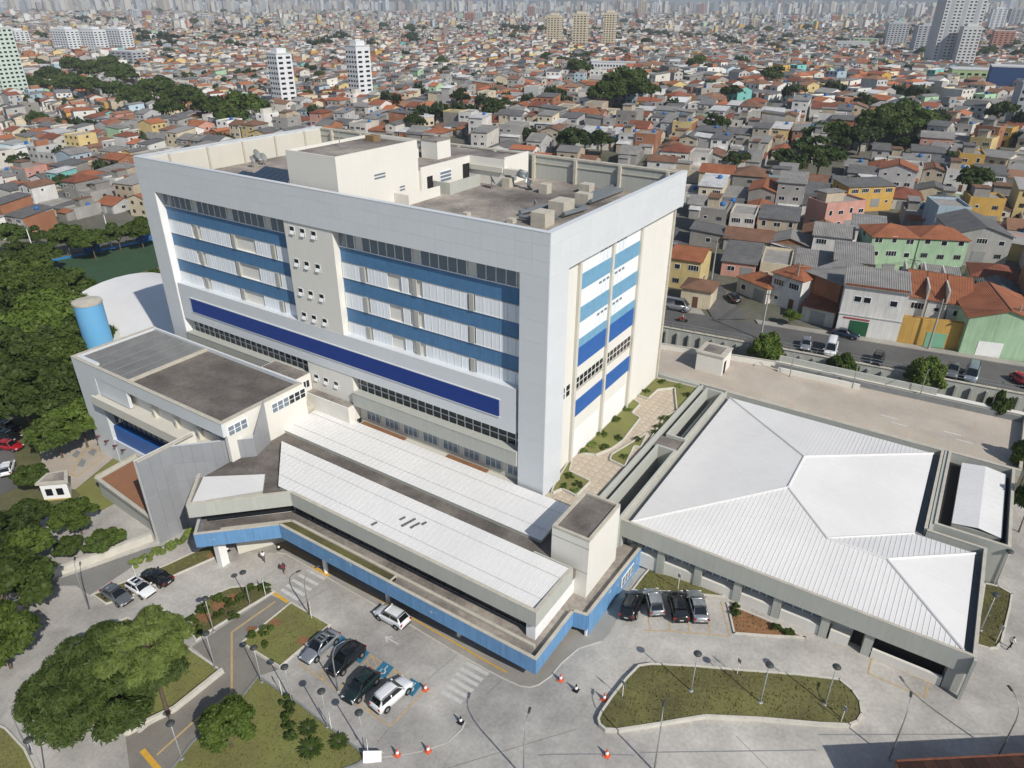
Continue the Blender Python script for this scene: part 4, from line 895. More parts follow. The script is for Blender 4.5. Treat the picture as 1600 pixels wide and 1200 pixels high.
def shrub(u, v, r, label, group=None, mat=None, zoff=0):
    c = GP(u, v); me = crown_mesh('foliage', r, r*1.3, int(700*r+300), .16, 10, mat or m_leafm, seed=int(u+v)); o = link('shrub', me, loc=(c[0], c[1], c[2]-.05)); tag(o, label, 'shrub', group)
shrub(418, 990, .9, 'small round shrub on the diamond shaped lawn', 'shrubs on the diamond lawn'); shrub(394, 996, .6, 'small round shrub on the diamond shaped lawn', 'shrubs on the diamond lawn'); shrub(413, 1010, .5, 'small round shrub on the diamond shaped lawn', 'shrubs on the diamond lawn')
for u, v in ((300,975),(318,955),(345,965),(360,945),(380,940),(395,925),(415,922),(310,992),(340,940),(365,968)): shrub(u, v, .85, 'low dark shrub in the bed beside the entrance road', 'shrubs in the entrance bed', m_leafd)
for u, v in ((213,885),(232,875),(250,866),(268,858),(285,848),(297,838)): shrub(u, v, .95, 'bright green hedge shrub in the row below the silver wall', 'hedge shrubs below the silver wall', m_leafl)
for u, v in ((452,1110),(450,1125),(452,1140),(448,1100),(455,1155)): shrub(u, v, .7, 'ragged shrub in the strip between two garden kerbs', 'shrubs in the garden strip', m_leafd)
for u, v in ((1150,960),(1212,985),(1232,992),(1148,952)): shrub(u, v, .6, 'low shrub in the red soil bed beside the parked cars', 'shrubs in the red soil bed', m_leafd)
# leafy planting on the roof garden beds
for i, (u, v, r_) in enumerate([(1035,598,.9),(1060,604,.8),(1080,620,.7),(1010,612,.7),(1062,662,.9),(1050,685,.7),(1035,668,.7),(980,640,.8),(960,655,.9),(940,680,1.0),(925,695,.9),(965,685,.8),(945,700,.8),(905,704,.7),(995,688,.6),(975,715,.6),(890,745,.8),(905,757,.8),(880,760,.6),(900,768,.6)]):
    c = G(u, v, 8.6); me = crown_mesh('bedding_plant', r_, .55, 260, .17, 9, [m_leafm, m_leafl, m_leafo][i % 3] if i % 4 else m_leafm, seed=500+i); part(rg, 'bedding_plant', me, (min(max(c[0], -.5), GX-.9), c[1], 8.5))
# grass blades: short tufts over the lawns
def tufts(P, n, z=.06):
    xs = [p[0] for p in P]; ys = [p[1] for p in P]; out = []; m_ = len(P)
    while len(out) < n:
        x, y = random.uniform(min(xs), max(xs)), random.uniform(min(ys), max(ys)); ins = False
        for i in range(m_):
            a, c = P[i], P[(i+1) % m_]
            if (a[1] > y) != (c[1] > y) and x < (c[0]-a[0])*(y-a[1])/(c[1]-a[1])+a[0]: ins = not ins
        if ins: out.append((x, y))
    return out
gb = MB()
for P in LP:
    A = abs(sum(P[i][0]*P[(i+1) % len(P)][1]-P[(i+1) % len(P)][0]*P[i][1] for i in range(len(P))))/2
    for x, y in tufts(P, int(A*12)):
        z = pw(x)+(.33 if P is LP[0] else .05); a = random.uniform(0, 6.28); s = random.uniform(.05, .13); h = random.uniform(.04, .12); dx, dy = math.cos(a)*s, math.sin(a)*s
        gb.add([(x-dx, y-dy, z), (x+dx, y+dy, z), (x+dx*.6-dy*.4, y+dy*.6+dx*.4, z+h), (x-dx*.6-dy*.4, y-dy*.6+dx*.4, z+h)], [(0,1,2,3)])
go = gb.obj('grass', leafmat('grass_blade', (.15,.165,.05), .35, .2), kind='stuff'); go['label'] = 'short uneven grass growing on the forecourt lawns'
# ================================================================== cars
def paint(name, col, rough=.22, metal=.0):
    m = bpy.data.materials.new(name); m.use_nodes = True; b = m.node_tree.nodes['Principled BSDF']; b.inputs['Base Color'].default_value = (*col, 1)
    b.inputs['Roughness'].default_value = rough; b.inputs['Metallic'].default_value = metal; b.inputs['Coat Weight'].default_value = .6; b.inputs['Coat Roughness'].default_value = .06; return m
PAINT = dict(white=paint('car_white', (.72,.73,.74)), black=paint('car_black', (.008,.009,.010)), silver=paint('car_silver', (.36,.38,.40), .3, .55), green=paint('car_dark_green', (.010,.022,.020)),
             red=paint('car_red', (.32,.012,.02)), grey=paint('car_grey', (.16,.17,.18), .3, .4), navy=paint('car_navy', (.012,.022,.045)), steel=paint('car_steel_blue', (.26,.31,.36), .3, .4))
m_tyre = M('tyre_rubber', (.018,.018,.018), .9); m_rim = M('wheel_rim', (.42,.43,.44), .3, .05, 2, metal=.7); m_cglass = glass('car_glass', (.008,.010,.012), .04, .7)
m_head = glass('headlight_lens', (.62,.64,.66), .1); m_tail = glass('tail_lens', (.28,.01,.01), .15); m_trim = M('black_trim', (.015,.015,.016), .6); m_plate = M('number_plate', (.55,.55,.55), .5)
SPEC = dict(sedan=(4.5, 1.78, 1.46, .92, .80, .98, (1.00, .20, -1.05, -1.72)), suv=(4.32, 1.80, 1.62, 1.04, .96, 1.06, (1.05, .42, -1.62, -2.0)), hatch=(4.0, 1.72, 1.50, .95, .86, .98, (.98, .30, -1.45, -1.86)),
            van=(5.2, 1.95, 2.25, 1.25, 1.15, 1.25, (2.2, 1.45, -2.42, -2.55)), pickup=(5.0, 1.85, 1.75, 1.08, 1.0, 1.02, (1.15, .5, -.75, -1.0)))
CARC = {}
def car_meshes(kind, color):
    if (kind, color) in CARC: return CARC[kind, color]
    L, W, H, belt, hood, rear, (xA, xB, xC, xD) = SPEC[kind]; h = L/2; pm = PAINT[color]
    st = [(-h, .78, .42, rear*.72), (-h+.06, .86, .30, rear*.9), (-h+.30, .94, .26, rear), (xD+.02, .97, .24, belt+.01), (-.3, 1, .22, belt), (xA, .985, .22, belt), (h-.75, .96, .24, hood), (h-.32, .92, .26, hood-.08), (h-.08, .83, .32, hood-.22), (h, .74, .42, hood-.34)]
    if kind != 'pickup': st[2] = (-h+.30, .94, .26, max(rear, belt-.03))
    st.sort(); prof = []
    for x, fw, zl, zt in st:
        w_ = W/2*fw; zt = max(zt, zl+.2)
        prof.append([(x, 0, zl), (x, w_*.82, zl), (x, w_*.97, zl+.12), (x, w_, (zl+zt)/2), (x, w_*.965, zt-.10), (x, w_*.86, zt-.01), (x, w_*.45, zt+.03), (x, 0, zt+.04)])
    b = MB(); vs = []; n = 14
    for r in prof: vs += r+[(p[0], -p[1], p[2]) for p in r[1:-1][::-1]]
    fs = [(i*n+k, (i+1)*n+k, (i+1)*n+(k+1) % n, i*n+(k+1) % n) for i in range(len(prof)-1) for k in range(n)]
    fs += [tuple(range(n)), tuple(range((len(prof)-1)*n, len(prof)*n))[::-1]]; b.add(vs, fs)
    wb, wr = W/2*.88, W/2*.70; zb = belt-.02; zr = H
    cab = [(xA, wb*.96, zb), (xD, wb*.94, zb), (xC, wr, zr), (xB, wr*.98, zr), (xC*.4+xB*.6, wr*1.0, zr+.03)]
    V = [(xA,-wb*.96,zb), (xA,wb*.96,zb), (xB,wr*.96,zr-.06), (xB,-wr*.96,zr-.06), (xC,-wr*.98,zr-.07), (xC,wr*.98,zr-.07), (xD,wb*.94,zb), (xD,-wb*.94,zb)]
    secs = [(xB, wr*.96, zr-.06), (xB-.28, wr*.99, zr-.03), ((xB+xC)/2, wr, zr-.015), (xC+.3, wr*.99, zr-.035), (xC, wr*.97, zr-.075)]; C5 = []
    for x, w_, z_ in secs: C5 += [(x, w_, z_-.05), (x, w_-.09, z_+.025), (x, w_*.45, z_+.055), (x, -w_*.45, z_+.055), (x, -w_+.09, z_+.025), (x, -w_, z_-.05)]
    n5 = len(C5); CV = C5+[V[0], V[1], V[6], V[7]]; fa = [(i*6+k, i*6+k+1, (i+1)*6+k+1, (i+1)*6+k) for i in range(4) for k in range(5)]
    fa += [(n5, n5+1, 0, 1, 2, 3, 4, 5), (n5+2, n5+3, 29, 28, 27, 26, 25, 24), (n5+1, n5+2, 24, 18, 12, 6, 0), (n5+3, n5, 5, 11, 17, 23, 29)]
    b.add(CV, fa)
    body = b.mesh('body', pm, True)
    def inset(q, f, off):
        q = [Vector(p) for p in q]; c = sum(q, Vector())/len(q); nn = (q[1]-q[0]).cross(q[2]-q[0]).normalized(); return [c+(p-c)*f+nn*off for p in q]
    gl = []
    gl.append(('windscreen', MB().add(inset([V[0],V[1],V[2],V[3]], .93, .012), [(0,1,2,3)]).mesh('windscreen', m_cglass)))
    gl.append(('rear_window', MB().add(inset([V[6],V[7],V[4],V[5]], .88, .012), [(0,1,2,3)]).mesh('rear_window', m_cglass)))
    for s in (1, -1):
        xm = (xA+xD)/2-.05
        def side(x0, x1, x2, x3):
            def pt(x, z): t = (z-zb)/(zr-zb); w_ = wb*.95+(wr-wb*.95)*t; return (x, s*(w_+.014), z)
            q = [pt(x0, zb+.07), pt(x1, zb+.07), pt(x2, zr-.10), pt(x3, zr-.10)]; return q if s < 0 else q[::-1]
        gl.append(('side_window', MB().add(side(xm+.05, xA-.22, xB-.02, xm+.05), [(0,1,2,3)]).mesh('side_window', m_cglass)))
        if kind != 'van': gl.append(('side_window', MB().add(side(xD+.28, xm-.04, xm-.04, xC+.05), [(0,1,2,3)]).mesh('side_window', m_cglass)))
    ty = MB(); ty.lathe([(.20,-.10),(.31,-.11),(.335,-.07),(.335,.07),(.31,.11),(.20,.10)], 16); ty = ty.mesh('tyre', m_tyre, True); rm = MB().lathe([(.02,-.105),(.19,-.10),(.21,-.085),(.21,.085),(.19,.10),(.02,.105)], 12).mesh('rim', m_rim)
    ar_ = MB().lathe([(.34,-.012),(.405,-.012),(.405,.012),(.34,.012)], 18).mesh('arch_trim', m_trim)
    hl = MB().box(-.10, .03, -.19, .19, -.07, .07).mesh('headlight', m_head); tl = MB().box(-.03, .07, -.15, .15, -.12, .12).mesh('tail_light', m_tail)
    mi = MB().box(-.09, .05, -.10, .10, -.06, .07).mesh('mirror', pm); pl_ = MB().box(-.015, .015, -.2, .2, -.06, .06).mesh('number_plate', m_plate)
    bu = MB().box(-.05, .05, -W*.36, W*.36, -.09, .09).mesh('bumper_trim', m_trim); rr_ = MB().box(xC+.15, xB-.15, -.025, .025, 0, .05).mesh('roof_rail', m_trim if color != 'white' else m_rim)
    sr = MB().box(xC+.35, xB-.25, -.36, .36, 0, .012).mesh('sunroof', m_cglass)
    CARC[kind, color] = (body, gl, ty, rm, hl, tl, mi, pl_, bu, rr_, sr, ar_); return CARC[kind, color]
def car(kind, color, rear, front, label, z=None, group=None, extra=(), name='parked_car', cat='car', length=None):
    if z is None: a, c = GP(*rear), GP(*front)
    else: a, c = G(*rear, z), G(*front, z)
    mid = (a+c)/2; rz = math.atan2(c[1]-a[1], c[0]-a[0]); L, W, H, belt, hood, rr, (xA, xB, xC, xD) = SPEC[kind]; h = L/2
    zg = pw(mid[0]) if z is None else z
    slope = 0 if z is not None else math.atan2(pw(mid[0]+math.cos(rz)*1.3)-pw(mid[0]-math.cos(rz)*1.3), 2.6)
    o = thing(name, label, cat, (mid[0], mid[1], zg+.02), rz, group); o.rotation_euler.y = -slope
    if z is None: o.rotation_euler.x = math.atan2(pw(mid[0]-math.sin(rz)*.8)-pw(mid[0]+math.sin(rz)*.8), 1.6)
    body, gl, ty, rm, hl, tl, mi, pl_, bu, rl_, sr, ar_ = car_meshes(kind, color)
    bo = link('body', body, o, loc=(0, 0, 0))
    for n, me in gl: link(n, me, o, loc=(0, 0, 0))
    for sx_ in (1, -1):
        for sy_ in (1, -1):
            wo = link('wheel', ty, o, loc=(sx_*L*.302-.03, sy_*(W/2-.10), .335)); wo.rotation_euler = (math.pi/2, 0, 0); link('rim', rm, wo, loc=(0, 0, 0)); q = link('arch_trim', ar_, o, loc=(sx_*L*.302-.03, sy_*(W/2-.012), .36)); q.rotation_euler = (math.pi/2, 0, 0)
    for s in (1, -1):
        q = link('headlight', hl, o, loc=(h-.13, s*W*.335, hood-.22)); q.rotation_euler.z = -s*.35; q = link('tail_light', tl, o, loc=(-h+.04, s*W*.36, rr*.80)); q.rotation_euler.z = s*.25
        link('mirror', mi, o, loc=(xA-.15, s*(W/2+.05), belt+.03))
        if kind in ('suv', 'van'): link('roof_rail', rl_, o, loc=(0, s*W*.335, H))
    link('number_plate', pl_, o, loc=(-h, 0, .62)); link('bumper_trim', bu, o, loc=(-h+.02, 0, .40)); link('bumper_trim', bu, o, loc=(h-.04, 0, .40))
    if 'sunroof' in extra: link('sunroof', sr, o, loc=(0, 0, H+.025))
    return o
car('sedan', 'silver', (524,996), (479,1037), 'silver sedan with a dark sunroof in the end access bay', extra=('sunroof',))
car('suv', 'black', (563,1017), (521,1056), 'black car parked beside the silver sedan with sunroof')
car('hatch', 'green', (586,1058), (545,1100), 'very dark green hatchback parked beside the white car')
car('suv', 'white', (590,1112), (636,1072), 'white car with roof rails parked at the bay edge line', extra=())
car('suv', 'white', (637,982), (591,957), 'white car driving along the blue canopy', name='car')
car('hatch', 'white', (203,914), (241,936), 'white hatchback with black roof by the big tree', extra=('sunroof',))
car('sedan', 'black', (265,915), (229,899), 'black sedan beside the white hatchback and hedge')
car('sedan', 'grey', (170,926), (200,945), 'grey car half hidden under the big tree')
car('suv', 'black', (981,968), (996,936), 'black car parked next to the blue wall', extra=())
car('hatch', 'silver', (1027,964), (1018,930), 'silver hatchback between two black cars')
car('suv', 'black', (1064,974), (1055,934), 'black car between the two silver cars')
car('sedan', 'silver', (1094,972), (1084,934), 'silver sedan next to the empty parking bay')
SG = 'cars along the street behind the deck'
car('hatch', 'silver', (1261,533), (1256,554), 'silver car parked beside the white van on the street', SZ+.03, SG)
car('van', 'white', (1300,540), (1294,562), 'white van parked against the street railing', SZ+.03, SG, name='parked_van', cat='van')
car('suv', 'black', (1374,557), (1365,577), 'black car parked against the street railing near a young tree', SZ+.03, SG)
car('pickup', 'grey', (1490,572), (1484,596), 'dark grey pickup beside the silver van on the street', SZ+.03, SG, name='parked_pickup', cat='pickup')
car('van', 'steel', (1519,580), (1513,602), 'silver-blue van parked against the street railing', SZ+.03, SG, name='parked_van', cat='van')
car('sedan', 'navy', (1304,523), (1336,530), 'dark blue car in front of the white shop', SZ+.03, SG)
car('van', 'silver', (1036,480), (1077,488), 'long silver minibus at the corner by the cream house', SZ+.03, SG, name='minibus', cat='minibus')
car('hatch', 'red', (1590,596), (1602,604), 'red car at the railing where the street leaves view', SZ+.03, SG)
car('hatch', 'steel', (1053,385), (1058,398), 'pale blue car in the side street', 9.0, SG); car('sedan', 'black', (1150,474), (1142,464), 'black car beside the kerb of the side street', SZ+.2, SG)
WG = 'cars on the west access road'
car('sedan', 'black', (6,668), (24,674), 'black car behind another black car on the west road', None, WG); car('hatch', 'black', (6,684), (26,688), 'black hatchback between the red car and a black car', None, WG)
car('hatch', 'red', (7,700), (28,703), 'red car on the west access road', None, WG); car('hatch', 'white', (11,745), (16,728), 'white car under the trees by the west road', None, WG)
# ================================================================== lamps
m_lampd = M('lamp_dark_metal', (.05,.055,.055), .5, .1, 3); m_lens = glass('lamp_lens', (.5,.5,.48), .2)
post = MB().tube([(0,0,0),(0,0,.6),(0,0,4.6)], [.09,.06,.045], 8).mesh('pole', m_steel, True)
hd = MB().lathe([(.05,4.55),(.12,4.65),(.34,4.80),(.38,4.88),(.30,4.98),(.06,5.06)], 14).mesh('lamp_head', m_lampd, True)
bs = MB().lathe([(.22,0),(.22,.05),(.10,.12)], 10).mesh('base_plate', m_steel)
def lampA(u, v, label, group, s=1.0):
    c = GP(u, v)+np.array([0, 0, .3 if 'island' in label else 0]); o = thing('post_top_lamp', label, 'lamp', tuple(c), random.uniform(0, 6), group); o.scale = (s, s, s)
    for n, me in (('pole', post), ('lamp_head', hd), ('base_plate', bs)): link(n, me, o, loc=(0, 0, 0))
for u, v in ((1079,1083), (1187,1101), (1288,1104)): lampA(u, v, 'round headed lamp on the long grass island', 'lamps on the grass island')
for u, v, l in ((334,987,'round headed lamp in the entrance flower bed'), (336,1043,'round headed lamp at the corner of the big tree lawn'), (285,1186,'round headed lamp beside the yellow path line'), (391,945,'round headed lamp at the tip of the entrance bed'),
                (409,1066,'round headed lamp where the garden paths meet'), (71,1212,'round headed lamp by the corner lawn and drive'), (1532,985,'round headed lamp on the lawn beside the annex'), (1555,915,'round headed lamp at the head of the annex side lawn')): lampA(u, v, l, None)
for u, v in ((456,1097), (512,1136), (569,1170)): lampA(u, v, 'round headed lamp along the kerb of the triangular lawn', 'lamps along the triangular lawn', 1.0)
armp = [(0,0,0),(0,0,5.2),(.15,0,6.2),(.55,0,7.0),(1.2,0,7.35),(1.7,0,7.4)]
armm = MB().tube(armp, [.09,.07,.06,.05,.045,.04], 8).mesh('pole', m_steel, True); armh = MB().add([(1.6,-.12,7.34),(2.3,-.14,7.36),(2.3,.14,7.36),(1.6,.12,7.34),(1.65,-.08,7.46),(2.25,-.09,7.47),(2.25,.09,7.47),(1.65,.08,7.46)], [(0,3,2,1),(4,5,6,7),(0,1,5,4),(1,2,6,5),(2,3,7,6),(3,0,4,7)]).mesh('lamp_head', m_lampd)
def lampB(p, rz, label, group=None, s=.85):
    o = thing('arm_street_lamp', label, 'lamp', tuple(p), rz, group); o.scale = (s, s, s)
    for n, me in (('pole', armm), ('lamp_head', armh), ('base_plate', bs)): link(n, me, o, loc=(0, 0, 0))
for u, v, rz, l in ((140,953,2.6,'curved arm street lamp beside the ramp lawn'), (1022,1205,1.9,'curved arm street lamp by the grey line below the island'), (818,1215,1.9,'curved arm street lamp at the road bend'), (1389,1186,1.6,'curved arm street lamp in the shade of the red roof'), (1560,1180,2.2,'curved arm street lamp beside the shaded pavement end'),
                    (48,1180,.9,'curved arm street lamp at the kerb of the drive'), (484,962,1.2,'curved arm street lamp at the crossing by the diamond lawn'), (528,1080,1.0,'slim curved lamp standing between the parked cars')): lampB(GP(u, v), rz, l)
for i, x in enumerate((16, 25, 34, 43)): lampB((x, wall_y(x)-8.0+i*.5, dz), -1.4, 'curved arm lamp along the parapet of the parking deck', 'lamps on the parking deck', .75)
# street poles and wires
pm_ = M('pole_concrete', (.33,.32,.30), .9, .1, 1); wires = []
for i, (u, v) in enumerate(((1112,437), (1188,530), (1236,482), (1412,470), (1450,546), (1568,556))):
    c = G(u, v, SZ) if i else GT(u, v); o = thing('utility_pole', ['concrete utility pole in the side street', 'concrete utility pole on the railing side', 'utility pole in front of the white orange-roofed house', 'utility pole between the white shop and the row houses', 'utility pole before the yellow garden wall', 'utility pole before the pale green gable'][i], 'pole', (c[0], c[1], SZ))
    MB().tube([(0,0,-.2),(0,0,9)], [.18,.11], 8).obj('pole', pm_, o); MB().box(-1, 1, -.06, .06, 8.2, 8.32).obj('crossarm', m_bark, o); wires.append((c[0], c[1], SZ+8.3))
for k in range(3):
    b = MB()
    for i in range(1, 5):
        a, c = Vector(wires[i]), Vector(wires[i+1]); off = Vector((0, (k-1)*.5, -k*.35)); b.tube([a+off+(c-a)*t+Vector((0, 0, -1.2*t*(1-t)*4*.25)) for t in (0,.25,.5,.75,1)], .025, 4)
    tag(b.obj('overhead_cable', m_black), 'thin black overhead cable strung between the street utility poles', 'cable', 'street cables')
# ================================================================== cones, bollards, signs
m_or = M('cone_orange', (.62,.12,.05), .6); cone = MB().box(-.2, .2, -.2, .2, 0, .04).lathe([(.15,.04),(.115,.22)], 12).lathe([(.075,.42),(.04,.62)], 12).mesh('cone_body', m_or); cst = MB().lathe([(.117,.22),(.078,.42)], 12).mesh('cone_stripe', m_white)
coneb = MB().box(-.2, .2, -.2, .2, 0, .04).lathe([(.15,.04),(.115,.22)], 12).lathe([(.075,.42),(.04,.62)], 12).mesh('cone_body', m_trim)
def conef(u, v, label, body=cone):
    c = GP(u, v); o = thing('traffic_cone', label, 'cone', tuple(c+np.array([0, 0, .02])), 0, 'traffic cones'); o.scale = (1.35,)*3; link('cone_body', body, o, loc=(0, 0, 0)); link('cone_stripe', cst, o, loc=(0, 0, 0))
for u, v, l in ((876,1063,'orange traffic cone at the rounded footpath corner'), (944,1093,'orange traffic cone touching the island kerb'), (669,1174,'orange traffic cone on the curved kerb line'), (621,1180,'orange traffic cone near the folded white board'), (665,1078,'orange traffic cone at the corner of the access bays'), (948,1181,'orange traffic cone beside the thin grey line')): conef(u, v, l)
for u, v, l in ((900,1079,'black and white cone on the open road'), (720,1129,'black and white cone at the end of the curved kerb'), (356,861,'black and white cone by the canopy column'), (436,858,'black and white cone on the footpath under the canopy bend')): conef(u, v, l, coneb)
def sign(u, v, h, col, w_, hh, label, disc=False):
    c = GP(u, v); o = thing('road_sign', label, 'sign', tuple(c), math.radians(-30)); MB().tube([(0,0,-.1),(0,0,h)], .035, 6).obj('post', m_white, o)
    (MB().tube([(0,-.05,h-hh/2),(0,-.02,h-hh/2)], w_/2, 14) if disc else MB().box(-w_/2, w_/2, -.06, -.03, h-hh, h)).obj('panel', col, o); return o
m_sred = M('sign_red', (.55,.06,.05), .5); m_sgrn = M('sign_green', (.04,.30,.20), .5); m_spk = M('sign_white', (.72,.68,.70), .5)
s_ = sign(1059,921,2.3,m_spk,.5,.6,'white sign on the lawn beside the annex columns'); MB().box(-.14, .14, -.075, -.06, 1.9, 2.1).obj('symbol', m_sred, s_)
sign(415,930,2.3,m_sgrn,.9,.35,'green direction sign in the entrance bed'); o = sign(487,966,2.4,m_sred,.55,.55,'red and yellow sign at the crossing', True); MB().box(-.25, .25, -.06, -.03, 1.2, 1.7).obj('lower_panel', m_yel, o)
sign(214,906,2.2,m_spk,.55,.6,'white sign by the hedge and the black sedan'); sign(972,1092,2.4,m_steel,.7,.45,'grey-backed sign inside the rounded island end')
for u, v, l in ((441,1087,'slim white sign post on the kerb near the path junction'), (518,1140,'slim white sign post on the kerb between two round lamps'), (576,1182,'slim white sign post beside the folded board'), (1151,1056,'slim white sign post on the island kerb by the road'), (1313,1131,'slim white sign post at the round east end of the island'), (1556,1004,'white sign post at the tip of the annex side lawn')): sign(u, v, 2.3, m_steel, .4, .5, l)
c = GP(583, 1184); o = thing('folded_board', 'white folded notice board lying by the lawn tip', 'notice board', tuple(c), .6)
MB().add([(-.8,-.5,0),(.8,-.5,0),(.8,0,.9),(-.8,0,.9),(-.8,-.45,0),(.8,-.45,0),(.8,.04,.9),(-.8,.04,.9)], [(0,1,2,3),(7,6,5,4),(0,4,5,1),(2,6,7,3),(0,3,7,4),(1,5,6,2)]).obj('front_leaf', m_white, o)
MB().add([(-.8,.5,0),(.8,.5,0),(.8,.05,.9),(-.8,.05,.9),(-.8,.45,0),(.8,.45,0),(.8,.0,.88),(-.8,.0,.88)], [(0,1,2,3),(7,6,5,4),(0,4,5,1),(2,6,7,3),(0,3,7,4),(1,5,6,2)]).obj('back_leaf', m_white, o)
# ================================================================== people
m_skin = M('skin', (.36,.20,.13), .6, .05); m_hair = M('hair', (.015,.012,.010), .7)
def person(p, rz, label, top, legs, stride=.18, bag=None, sleeves='skin', shorts=False):
    mats = dict(skin=m_skin, hair=m_hair, top=M('shirt', top, .85, .1, 5), legs=M('trousers', legs, .85, .1, 5), shoe=M('shoes', (.03,.03,.03), .6)); keys = list(mats)
    V = []; E = []; Rr = []; T = []
    def v(co, r, t): V.append(co); Rr.append(r); T.append(t); return len(V)-1
    def e(a, b_): E.append((a, b_))
    pel = v((0,0,.95), .155, 'legs'); wa = v((0,.01,1.10), .135, 'top'); ch = v((.02,0,1.32), .165, 'top'); nk = v((.02,0,1.48), .06, 'skin'); hd_ = v((.05,0,1.60), .095, 'skin'); tp = v((.03,0,1.70), .085, 'hair')
    for a, b_ in ((pel,wa),(wa,ch),(ch,nk),(nk,hd_),(hd_,tp)): e(a, b_)
    e(hd_, v((.135,0,1.585), .02, 'skin'))
    for s in (1, -1):
        hp = v((0,s*.10,.90), .105, 'legs'); kn = v((s*stride*.7+.03,s*.105,.49), .066, 'skin' if shorts else 'legs'); an_ = v((s*stride-.03,s*.10,.09), .045, 'skin' if shorts else 'legs'); to = v((s*stride+.13,s*.11,.045), .042, 'shoe'); hl_ = v((s*stride-.07,s*.10,.045), .04, 'shoe')
        e(pel, hp); e(hp, kn); e(kn, an_); e(an_, to); e(an_, hl_)
        sh_ = v((.02,s*.19,1.40), .068, 'top'); el = v((-s*stride*.5+.0,s*.25,1.13), .045, 'top' if sleeves == 'top' else 'skin'); wr_ = v((-s*stride*.55+.13,s*.22,.92), .032, 'skin'); pa = v((-s*stride*.55+.17,s*.215,.85), .036, 'skin')
        e(ch, sh_); e(sh_, el); e(el, wr_); e(wr_, pa)
        for k in range(4): f0 = v((-s*stride*.55+.16+k*.014-.02,s*(.195+k*.012),.78), .010, 'skin'); f1 = v((-s*stride*.55+.19+k*.01-.02,s*(.19+k*.012),.735+.006*abs(k-1.5)), .008, 'skin'); e(pa, f0); e(f0, f1)
        t0 = v((-s*stride*.55+.215,s*.19,.82), .010, 'skin'); e(pa, t0)
    me = bpy.data.meshes.new('sk'); me.from_pydata(V, E, []); o = bpy.data.objects.new('sk', me); COL.objects.link(o); md = o.modifiers.new('s', 'SKIN'); sd = me.skin_vertices[0].data
    for i, r in enumerate(Rr): sd[i].radius = (r, r*(1.25 if T[i] == 'top' and i < 4 else 1)); sd[i].use_root = (i == 0)
    o.modifiers.new('u', 'SUBSURF').levels = 1; o.modifiers['u'].render_levels = 1
    bpy.context.view_layer.update(); dg = bpy.context.evaluated_depsgraph_get(); m2 = bpy.data.meshes.new_from_object(o.evaluated_get(dg)); bpy.data.objects.remove(o); bpy.data.meshes.remove(me)
    m2.materials.clear(); [m2.materials.append(mats[k]) for k in keys]; VV = np.array(V); n = len(m2.polygons); cc = np.empty(n*3); m2.polygons.foreach_get('center', cc)
    mi = []
    for c3 in cc.reshape(-1, 3):
        d = np.linalg.norm(VV-c3, axis=1)-np.array(Rr)*.6; k = T[int(np.argmin(d))]; mi.append(keys.index('hair' if k == 'skin' and c3[2] > 1.5 and (c3[0] < .045 or c3[2] > 1.655) else k))
    m2.polygons.foreach_set('material_index', mi); m2.polygons.foreach_set('use_smooth', [True]*n); m2.name = 'person'
    ob = link('person', m2, loc=tuple(p), rz=rz); tag(ob, label, 'person')
    if bag: MB().box(-.28, -.13, -.15, .15, 1.02, 1.42).obj('backpack', M('bag_cloth', bag, .9), ob)
    return ob
p = GP(413, 878); person((p[0], p[1], p[2]+.02), 2.4, 'person in a white top walking across the entrance road', (.70,.69,.68), (.10,.09,.10), .2)
p = GP(445, 896); person((p[0], p[1], p[2]+.02), 1.9, 'person in dark clothes with a red bag near the crossing', (.02,.02,.022), (.03,.04,.05), .18, bag=(.30,.04,.06), shorts=True)
p = GP(1576, 1014); person((p[0], p[1], p[2]+.02), .7, 'person in white shirt and dark trousers beside the annex lawn', (.72,.73,.75), (.015,.017,.022), .26, sleeves='top')
# motorcycle with rider on the street
c = G(1066, 503, SZ); o = thing('motorcycle', 'motorcycle on the street near the minibus', 'motorcycle', (c[0], c[1], SZ+.03), .25)
for x in (-.65, .65):
    t = MB().lathe([(.22,-.05),(.30,-.05),(.30,.05),(.22,.05)], 14).obj('wheel', m_tyre, o); t.location = (x, 0, .3); t.rotation_euler = (math.pi/2, 0, 0)
MB().add([(-.75,-.12,.55),(.45,-.14,.5),(.45,.14,.5),(-.75,.12,.55),(-.8,-.12,.78),(.35,-.13,.9),(.35,.13,.9),(-.8,.12,.78)], [(0,3,2,1),(4,5,6,7),(0,1,5,4),(1,2,6,5),(2,3,7,6),(3,0,4,7)]).obj('body', PAINT['red'], o)
MB().tube([(.65,0,.3),(.5,0,.95),(.42,-.35,1.02)], .03).tube([(.5,0,.95),(.42,.35,1.02)], .03).obj('handlebar', m_steel, o)
rd = person((c[0], c[1], SZ-.10), .25, 'motorcycle rider in a pale shirt astride the motorcycle', (.55,.5,.42), (.04,.05,.08), .12)
# ================================================================== guard house, arena, water tower, field
gh = thing('guard_house', 'small white guard house with flat concrete roof at the west gate', 'guard house', (-64.5, -25.2, -2.7), world=True)
q = [tuple(G(u, v, .6)[:2]) for u, v in ((54,757), (73,740), (106,735), (106,753))]; cq = np.mean(q, axis=0); qi = [tuple(cq+(np.array(p)-cq)*.82) for p in q]
MB().prism(q, .35, .7).obj('roof', m_conct, gh); MB().prism(qi, -2.9, .35).obj('wall', m_white, gh); b = MB(); MB().prism([tuple(cq+(np.array(p)-cq)*.72) for p in q], .7, .74).obj('roof_slab', m_rooft, gh)
a, c = np.array(qi[0]), np.array(qi[3]); d = (c-a)/np.hypot(*(c-a))
for t in (.15, .55): MB().wall(a+d*(np.hypot(*(c-a))*t), a+d*(np.hypot(*(c-a))*(t+.25)), -.06, -1.6, -.5).obj('window', m_glassd, gh)
